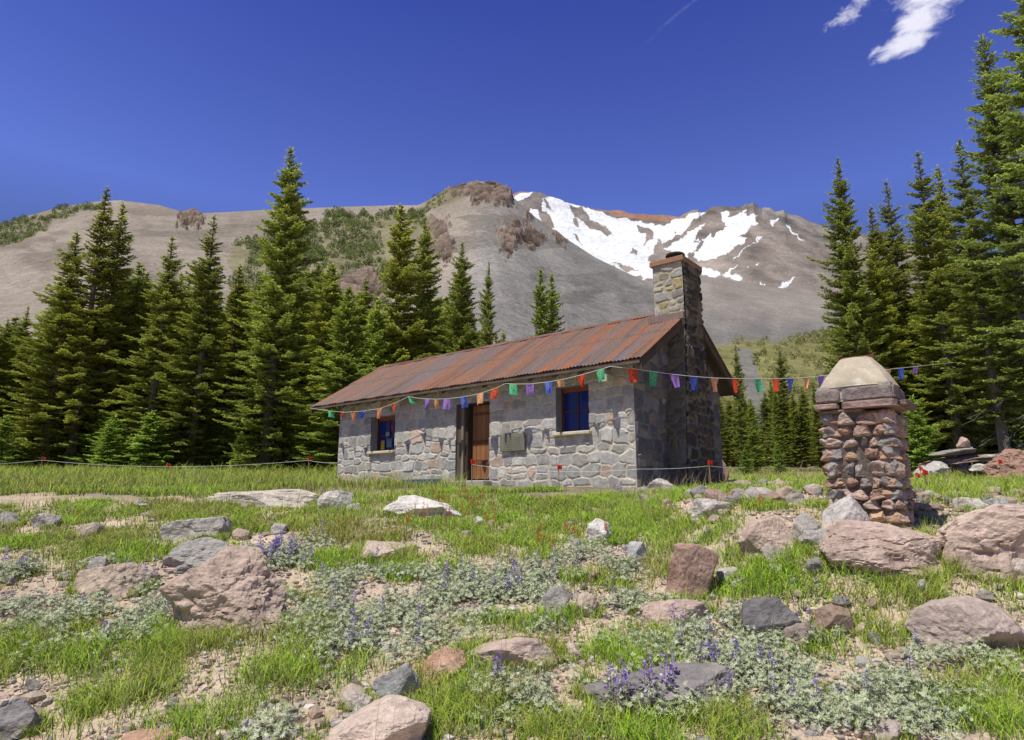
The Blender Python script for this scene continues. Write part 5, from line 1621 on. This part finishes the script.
green = [(800, 572, 72, 20), (770, 566, 40, 14), (850, 578, 30, 12), (795, 600, 28, 14), (905, 604, 46, 14), (940, 598, 30, 10), (985, 722, 58, 24), (1015, 690, 25, 18), (960, 700, 30, 10),
         (680, 735, 90, 14), (600, 738, 60, 12), (735, 722, 40, 10), (455, 705, 42, 26), (430, 690, 20, 14), (268, 690, 34, 20), (92, 704, 46, 16), (20, 655, 50, 30), (110, 655, 60, 14), (185, 652, 48, 16), (150, 640, 30, 10),
         (140, 556, 55, 10), (105, 549, 40, 10), (335, 562, 42, 10), (40, 538, 60, 10), (560, 528, 100, 14), (640, 528, 42, 14), (500, 548, 55, 10), (430, 508, 60, 8), (545, 503, 110, 8), (360, 532, 60, 10),
         (425, 572, 38, 10), (590, 588, 36, 10), (700, 538, 36, 10), (720, 516, 60, 8), (250, 530, 50, 8), (230, 514, 120, 7), (100, 516, 120, 12), (640, 650, 36, 18), (622, 668, 26, 18), (302, 665, 26, 18), (300, 640, 30, 10),
         (495, 628, 36, 8), (465, 664, 30, 8), (195, 728, 28, 14), (225, 728, 12, 10), (815, 652, 26, 8), (660, 672, 26, 14), (530, 510, 60, 8), (610, 512, 60, 8), (460, 530, 40, 8), (385, 560, 40, 8), (665, 570, 24, 10), (735, 556, 18, 10),
         (70, 575, 30, 8), (10, 545, 30, 8), (690, 610, 24, 10), (840, 512, 30, 6), (570, 625, 20, 6), (340, 690, 10, 10), (890, 640, 20, 6), (545, 655, 16, 6), (150, 700, 14, 6), (365, 665, 12, 8), (980, 640, 14, 8), (1010, 600, 16, 8), (215, 545, 24, 8)]
silver = [(85, 632, 78, 22), (160, 626, 44, 18), (20, 622, 40, 16), (60, 574, 62, 10), (20, 584, 40, 12), (130, 590, 24, 8), (420, 605, 100, 22), (345, 625, 60, 18), (480, 590, 66, 14), (560, 574, 84, 10), (615, 560, 52, 10), (655, 566, 40, 8), (290, 580, 44, 14),
          (285, 558, 40, 12), (600, 634, 52, 14), (540, 705, 52, 20), (650, 712, 52, 16), (700, 672, 74, 20), (765, 668, 84, 20), (850, 698, 84, 20), (800, 650, 44, 10), (925, 702, 54, 16), (735, 630, 46, 12), (670, 655, 40, 12), (895, 728, 54, 12),
          (940, 664, 24, 8), (1000, 668, 26, 10), (640, 606, 36, 8), (380, 580, 50, 10), (250, 600, 26, 12), (320, 600, 40, 12), (330, 655, 20, 8), (700, 706, 30, 8), (430, 640, 40, 8), (520, 600, 40, 8), (245, 562, 26, 8), (690, 640, 30, 8), (800, 720, 30, 10), (410, 660, 16, 6), (270, 735, 20, 6)]
FG = [footprint(*g) for g in green]; FS = [footprint(*g) for g in silver]


def on_thing(x, y):
    rel = np.stack([x, y], -1) - NC
    a_, b_ = rel @ lv, rel @ wv
    m = (a_ > -.05) & (a_ < L_ + .05) & (b_ > -.05) & (b_ < W_ + .05)
    m |= (np.abs((np.stack([x, y], -1) - ppos[:2]) @ wv) < .45) & (np.abs((np.stack([x, y], -1) - ppos[:2]) @ lv) < .45)
    return m


rg = np.random.default_rng(99)
gx_, gy_, gh_, gw_, gl_, gk_ = [], [], [], [], [], []
for i, (cx, cy, rx, ry, px_) in enumerate(FG):
    area = math.pi * rx * ry
    rx, ry = rx * 1.12, ry * 1.12
    dn = np.interp(cy, [4.5, 7, 10, 14], [5200, 3400, 1900, 1000])
    n = int(min(area * dn, 20000))
    ncl = max(6, int(area * np.interp(cy, [4.5, 8, 12], [26, 18, 9])))
    th = rg.random(ncl) * 6.283; q = np.sqrt(rg.random(ncl)) * (1 + .12 * rg.normal(size=ncl))
    ccx, ccy = cx + rx * q * np.cos(th), cy + ry * q * np.sin(th)
    pick = rg.integers(0, ncl, n)
    sp = .10 * (1 + .4 * rg.random(n))
    x = ccx[pick] + rg.normal(size=n) * sp; y = ccy[pick] + rg.normal(size=n) * sp
    e = np.hypot((x - cx) / rx, (y - cy) / ry)
    hmax = np.interp(cy, [4, 8, 11], [.27, .20, .14])
    h = hmax * (.55 + .45 * rg.random(ncl)[pick]) * (.55 + .5 * rg.random(n)) * np.clip(1.25 - .35 * e, .4, 1.2)
    gx_.append(x); gy_.append(y); gh_.append(h); gw_.append(np.interp(y, [4, 8, 14], [.0055, .008, .014]) * (.8 + .5 * rg.random(n))); gl_.append(.25 + .75 * rg.random(n))
    gk_.append(np.clip(.65 + .3 * rg.normal() + .3 * rg.normal(size=ncl)[pick], 0, 1.2))
for (cx, cy, rx, ry) in BO:
    if cy > 30: continue
    n = int(min(2600, 1500 * (rx + ry) * np.interp(cy, [4, 9, 14], [1.3, .8, .5])))
    th = rg.random(n) * 6.283
    k_ = (n2(np.cos(th) * 1.2 + cx, np.sin(th) * 1.2 + cy, 1.4, 77, 2) > -.02)
    th = th[k_]; e = .98 + np.abs(rg.normal(size=len(th))) * .09 + .02 / rx
    x, y = cx + rx * e * np.cos(th), cy + ry * e * np.sin(th); n = len(x)
    gx_.append(x); gy_.append(y); gh_.append(rg.uniform(.06, .17, n) * np.clip(.6 + rx, .6, 1.2)); gw_.append(np.interp(y, [4, 8, 14], [.005, .008, .014]) * (.7 + .5 * rg.random(n))); gl_.append(.2 + .7 * rg.random(n))
    gk_.append(np.clip(.45 + .3 * rg.normal(size=n), 0, 1))
# meadow beyond the slope
def meadow(n, x0, x1, y0, y1, h0, h1, thr, kk, seed):
    x = rg.uniform(x0, x1, n); y = y0 + (y1 - y0) * rg.random(n) ** 1.2
    m = (np.abs(x) < y * .95 + 5) & (n2(x, y, .5, seed, 3) * .75 + n2(x, y, 1.7, seed + 9, 3) * (.45 if y1 < 14 else .15) > thr)
    x, y = x[m], y[m]
    lump = np.clip(.70 + 1.1 * n2(x, y, 1.7, seed + 9, 3) + .5 * (n2(x, y, .5, seed, 3) - thr), .35, 1.5)
    gx_.append(x); gy_.append(y); gh_.append(rg.uniform(h0, h1, len(x)) * lump * (np.interp(y, [10, 19], [.42, 1]) if seed == 201 else 1)); gw_.append(np.interp(y, [8, 14, 40], [.008, .013, .030]) * (.7 + .6 * rg.random(len(x)))); gl_.append(.2 + .6 * rg.random(len(x)))
    gk_.append(np.clip(kk + .35 * n2(x, y, .8, seed + 1, 3) + .12 * rg.normal(size=len(x)), 0, 1.2))


meadow(120000, -34, -1.0, 11, 38, .18, .50, -.32, .38, 201)
meadow(50000, -11, -1.2, 8.0, 12.5, .07, .17, .11, .65, 202)
meadow(56000, -1.5, 2.7, 8.0, 11.9, .06, .15, .17, .85, 203)
meadow(24000, 2.3, 7.0, 9.0, 13.5, .08, .2, .16, .75, 204)
meadow(80000, 4.7, 22, 8.3, 24, .10, .26, -.40, .62, 205)
meadow(26000, 4.0, 40, 18, 60, .14, .34, -.05, .35, 206)
meadow(34000, -6, 6, 3.6, 9, .05, .15, .20, .45, 207)
meadow(30000, 4.5, 12, 2.5, 10, .06, .18, .0, .5, 208)
meadow(26000, -13, -5, 2.5, 10, .06, .18, .0, .5, 209)
gx_, gy_, gh_, gw_, gl_, gk_ = [np.concatenate(v) for v in (gx_, gy_, gh_, gw_, gl_, gk_)]
# straw stems
ns = 5200
i = rg.integers(0, len(gx_), ns)
sx, sy = gx_[i] + rg.normal(size=ns) * .1, gy_[i] + rg.normal(size=ns) * .1
keep = ~on_thing(gx_, gy_) & (gy_ > 3.3)
gx_, gy_, gh_, gw_, gl_, gk_ = [v[keep] for v in (gx_, gy_, gh_, gw_, gl_, gk_)]
yel = np.array([.54, .53, .13]); brt = np.array([.42, .66, .065]); dkg = np.array([.17, .31, .04])
k_ = np.clip(gk_, 0, 1)[:, None]
colr = yel * (1 - k_) * .8 + brt * k_
colr = colr * (.75 + .5 * rg.random((len(gx_), 1)))
dkm = rg.random(len(gx_)) < .22; colr[dkm] = dkg
stm = rg.random(len(gx_)) < .09; colr[stm] = np.array([.36, .29, .15])
V, Fq, Ft, C = blades(gx_, gy_, gh_, gw_, gl_, colr, colr * 1.25 + np.array([.02, .02, 0]), 3)
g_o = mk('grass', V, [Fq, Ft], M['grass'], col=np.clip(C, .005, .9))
tag(g_o, 'bright green tufts and yellowing meadow grass growing over the slope', 'grass', kind='stuff')
k = ~on_thing(sx, sy); sx, sy = sx[k], sy[k]
V, Fq, Ft, C = blades(sx, sy, rg.uniform(.25, .5, len(sx)), np.interp(sy, [4, 12, 40], [.003, .006, .016]), rg.uniform(.05, .5, len(sx)), np.tile([.42, .34, .20], (len(sx), 1)), np.tile([.50, .38, .24], (len(sx), 1)), 4)
o = mk('dry_grass', V, [Fq, Ft], M['grass'], col=C)
tag(o, 'thin straw coloured seed stems standing in the meadow grass', 'grass', kind='stuff')


def lupine_leaves(x, y, hgt, rad, seed, ref=None):
    """palmate silver leaves on short stems, one plant per (x,y)"""
    r = np.random.default_rng(seed)
    n = len(x); z = ground(x, y) if ref is None else np.zeros(n)
    nl = 22
    P = np.repeat(np.stack([x, y, z], -1), nl, 0)
    a = r.random(n * nl) * 6.283; q = np.sqrt(r.random(n * nl))
    rr_ = np.repeat(rad, nl) * q; hh = np.repeat(hgt, nl) * (1 - .55 * q ** 2) * r.uniform(.55, 1.1, n * nl)
    ctr = P + np.stack([np.cos(a) * rr_, np.sin(a) * rr_, hh], -1)
    tilt = unit(np.stack([np.cos(a) * q * .8, np.sin(a) * q * .8, np.ones_like(a)], -1) + .35 * r.normal(size=(n * nl, 3)))
    t1 = unit(np.cross(tilt, r.normal(size=tilt.shape))); t2 = np.cross(tilt, t1)
    K = 7
    P0, D, Lg, Wd, Nn, C = [], [], [], [], [], []
    tone = r.uniform(.72, 1.15, n * nl)
    for k in range(K):
        an = k / K * 6.283 + .3
        d = unit(t1 * math.cos(an) + t2 * math.sin(an) + tilt * r.uniform(.25, .75, (n * nl, 1)))
        P0.append(ctr); D.append(d); Lg.append(r.uniform(.017, .033, n * nl)); Wd.append(r.uniform(.006, .0105, n * nl)); Nn.append(tilt)
        C.append(tone)
    P0, D, Lg, Wd, Nn, C = [np.concatenate(v) for v in (P0, D, Lg, Wd, Nn, C)]
    V, Fq = diamonds(P0, D, Lg, Wd, Nn, .55)
    base = np.array([.54, .575, .43])
    gr = r.random(len(C)) < .35
    cc = base * C[:, None]; cc[gr] = np.array([.33, .42, .18]) * C[gr][:, None]
    return V, Fq, np.repeat(cc, 4, 0)


def flower_spikes(x, y, z0, hgt, seed, size=1.0):
    r = np.random.default_rng(seed); n = len(x)
    Vs, Fs, Cs, c0 = [], [], [], 0
    for i in range(n):
        z = z0[i]
        k = 30
        t = r.random(k); a = r.random(k) * 6.283
        rad = .013 * (1.15 - t) * size
        top = hgt[i]
        P = np.stack([x[i] + np.cos(a) * rad, y[i] + np.sin(a) * rad, z + top * (.42 + .58 * t)], -1)
        D = unit(np.stack([np.cos(a), np.sin(a), r.uniform(.1, .8, k)], -1))
        V, f = diamonds(P, D, np.full(k, .022) * size * (1.2 - .6 * t), np.full(k, .015) * size, unit(r.normal(size=(k, 3))))
        Vs.append(V); Fs.append(f + c0); c0 += len(V)
        cl = np.where(r.random(k)[:, None] < .3, np.array([.60, .50, .78]), np.array([.36, .25, .62])) * r.uniform(.7, 1.25, (k, 1))
        Cs.append(np.repeat(cl, 4, 0))
        # stem
        V, f = diamonds(np.array([[x[i], y[i], z]]), np.array([[0, 0, 1.]]), np.array([top]), np.array([.007]), np.array([[0.3, 1, 0]]))
        Vs.append(V); Fs.append(f + c0); c0 += 4; Cs.append(np.tile([.2, .24, .12], (4, 1)))
    return np.concatenate(Vs), np.concatenate(Fs), np.concatenate(Cs)


lx, ly, lh, lr = [], [], [], []
fx, fy = [], []
for (cx, cy, rx, ry, px_) in FS:
    area = math.pi * rx * ry
    rx, ry = rx * 1.12, ry * 1.15
    n = max(4, int(area * np.interp(cy, [4.5, 8, 12], [185, 105, 60])))
    th = rg.random(n) * 6.283; q = np.sqrt(rg.random(n)) * (1 + .15 * rg.normal(size=n))
    x = cx + rx * q * np.cos(th); y = cy + ry * q * np.sin(th)
    k = n2(x, y, 2.2, 55, 3) > -.14
    lx.append(x[k]); ly.append(y[k]); lh.append(rg.uniform(.08, .19, k.sum()) * np.clip(1.15 - .3 * q[k], .5, 1.2)); lr.append(rg.uniform(.07, .14, k.sum()))
    pr_ = {1: .13}.get(0, .035)
    if cy > 6.6: pr_ = .06
    if px_ < 320 and cy > 6.3: pr_ = .22
    m = rg.random(k.sum()) < pr_
    fx.append(x[k][m]); fy.append(y[k][m])
lx, ly, lh, lr, fx, fy = [np.concatenate(v) for v in (lx, ly, lh, lr, fx, fy)]
k = ~on_thing(lx, ly)
V, Fq, C = lupine_leaves(lx[k], ly[k], lh[k], lr[k], 5)
o = mk('lupine_foliage', V, Fq, M['silver'], col=np.clip(C, .01, .85))
tag(o, 'silvery grey lupine leaves spreading in mats between the rocks', 'lupine', kind='stuff')
V, Fq, C = flower_spikes(fx, fy, ground(fx, fy), rg.uniform(.20, .32, len(fx)), 6, 1.1)
o = mk('lupine_flowers', V, Fq, M['petal'], col=C)
tag(o, 'scattered small purple flower spikes above the silver leaves', 'flowers', kind='stuff')

# single lupine plants that stand out in front
for i, (px_, py_, n, hg, label) in enumerate([(655, 712, 9, .36, 'lupine with tall purple flower spikes in front of the dark grey slab'),
                                             (497, 700, 2, .32, 'lupine with one purple spike beside the front green tuft'),
                                             (716, 676, 4, .27, 'lupine with purple spikes on the silver mat right of centre'),
                                             (282, 562, 10, .34, 'cluster of pale purple lupine behind the large brown boulder'),
                                             (626, 498, 3, .3, 'small lupine at the foot of the hut corner')]):
    p = hit(px_, py_); root = empty('lupine_plant', (p[0], p[1], float(ground(p[0:1], p[1:2])[0])))
    tag(root, label, 'plant')
    x = rg.normal(size=n * 3) * .12; y = rg.normal(size=n * 3) * .08
    V, Fq, C = lupine_leaves(x, y, rg.uniform(.10, .2, n * 3), rg.uniform(.07, .12, n * 3), 40 + i, ref=0)
    mk('leaves', V, Fq, M['silver'], root, C)
    for j in range(n):
        V, Fq, C = flower_spikes(x[j:j + 1], y[j:j + 1], np.zeros(1), np.array([hg * rg.uniform(.75, 1.1)]), 60 + 20 * i + j, 1.45)
        mk('flower_spike', V, Fq, M['petal'], root, C)

# red paintbrush flowers
red_px = [(440, 504), (452, 510), (470, 507), (476, 512), (425, 516), (420, 524), (412, 530), (447, 520), (458, 500), (486, 520), (540, 548), (548, 552), (570, 540), (580, 545), (596, 540), (572, 534), (437, 498), (462, 515), (608, 540), (545, 545), (482, 502), (494, 532), (915, 508), (845, 500), (760, 470 + 40)]
fxr, fyr = [], []
for a, b in red_px:
    for j in range(2):
        p = hit(a + rg.normal() * 4, b + rg.normal() * 2 + 4); fxr.append(p[0]); fyr.append(p[1])
fxr, fyr = np.array(fxr), np.array(fyr)
V, Fq, C = flower_spikes(fxr, fyr, ground(fxr, fyr), rg.uniform(.2, .3, len(fxr)), 8, .85)
isst = (C[:, 2] > .25) | (C[:, 0] > .22)
C = np.where(isst[:, None], np.array([.70, .07, .03]) * rg.uniform(.8, 1.2, (len(C), 1)), C)
o = mk('red_flowers', V, Fq, M['petal'], col=C)
tag(o, 'scarlet paintbrush flowers dotted through the green grass before the hut', 'flowers', kind='stuff')

# gravel over the bare soil
npb = 27000
yy = 3.6 + 6.2 * rg.random(npb) ** 1.3; xx = rg.uniform(-1, 1, npb) * (yy * .9 + np.where(rg.random(npb) < .25, 4, .3))
kk = (n2(xx, yy, 1.1, 61, 3) > -.35)
xx, yy = xx[kk], yy[kk]
ex = rg.uniform(3.5, 11, 1600); ey = rg.uniform(10.2, 26, 1600); kk = ex > .2 * ey
xx = np.concatenate([xx, ex[kk]]); yy = np.concatenate([yy, ey[kk]])
kk = ~on_thing(xx, yy); xx, yy = xx[kk], yy[kk]
n = len(xx)
D0_, F0_ = ICO[1]
sc = np.exp(rg.normal(size=n) * .55) * np.where(yy > 10, .055, .0145)
sc = np.clip(sc, .005, .13)
shp = D0_[None] * (1 + .25 * rg.normal(size=(n, len(D0_), 1))) * (sc[:, None, None] * rg.uniform(.6, 1.3, (n, 1, 3)) * np.array([1, 1, .65]))
V = shp + np.stack([xx, yy, ground(xx, yy) + sc * .25], -1)[:, None]
Fq = (F0_[None] + (np.arange(n) * len(D0_))[:, None, None]).reshape(-1, 3)
pc = np.array([GREY, TAN, PALE, PINK, (.38, .30, .26), (.5, .42, .34), WARMG])[rg.integers(0, 7, n)] * rg.uniform(.75, 1.2, (n, 1))
o = mk('gravel', V.reshape(-1, 3), Fq, M['pebble'], col=np.repeat(pc, len(D0_), 0))
tag(o, 'fine gravel and pebbles strewn over the bare tan soil', 'gravel', kind='stuff')
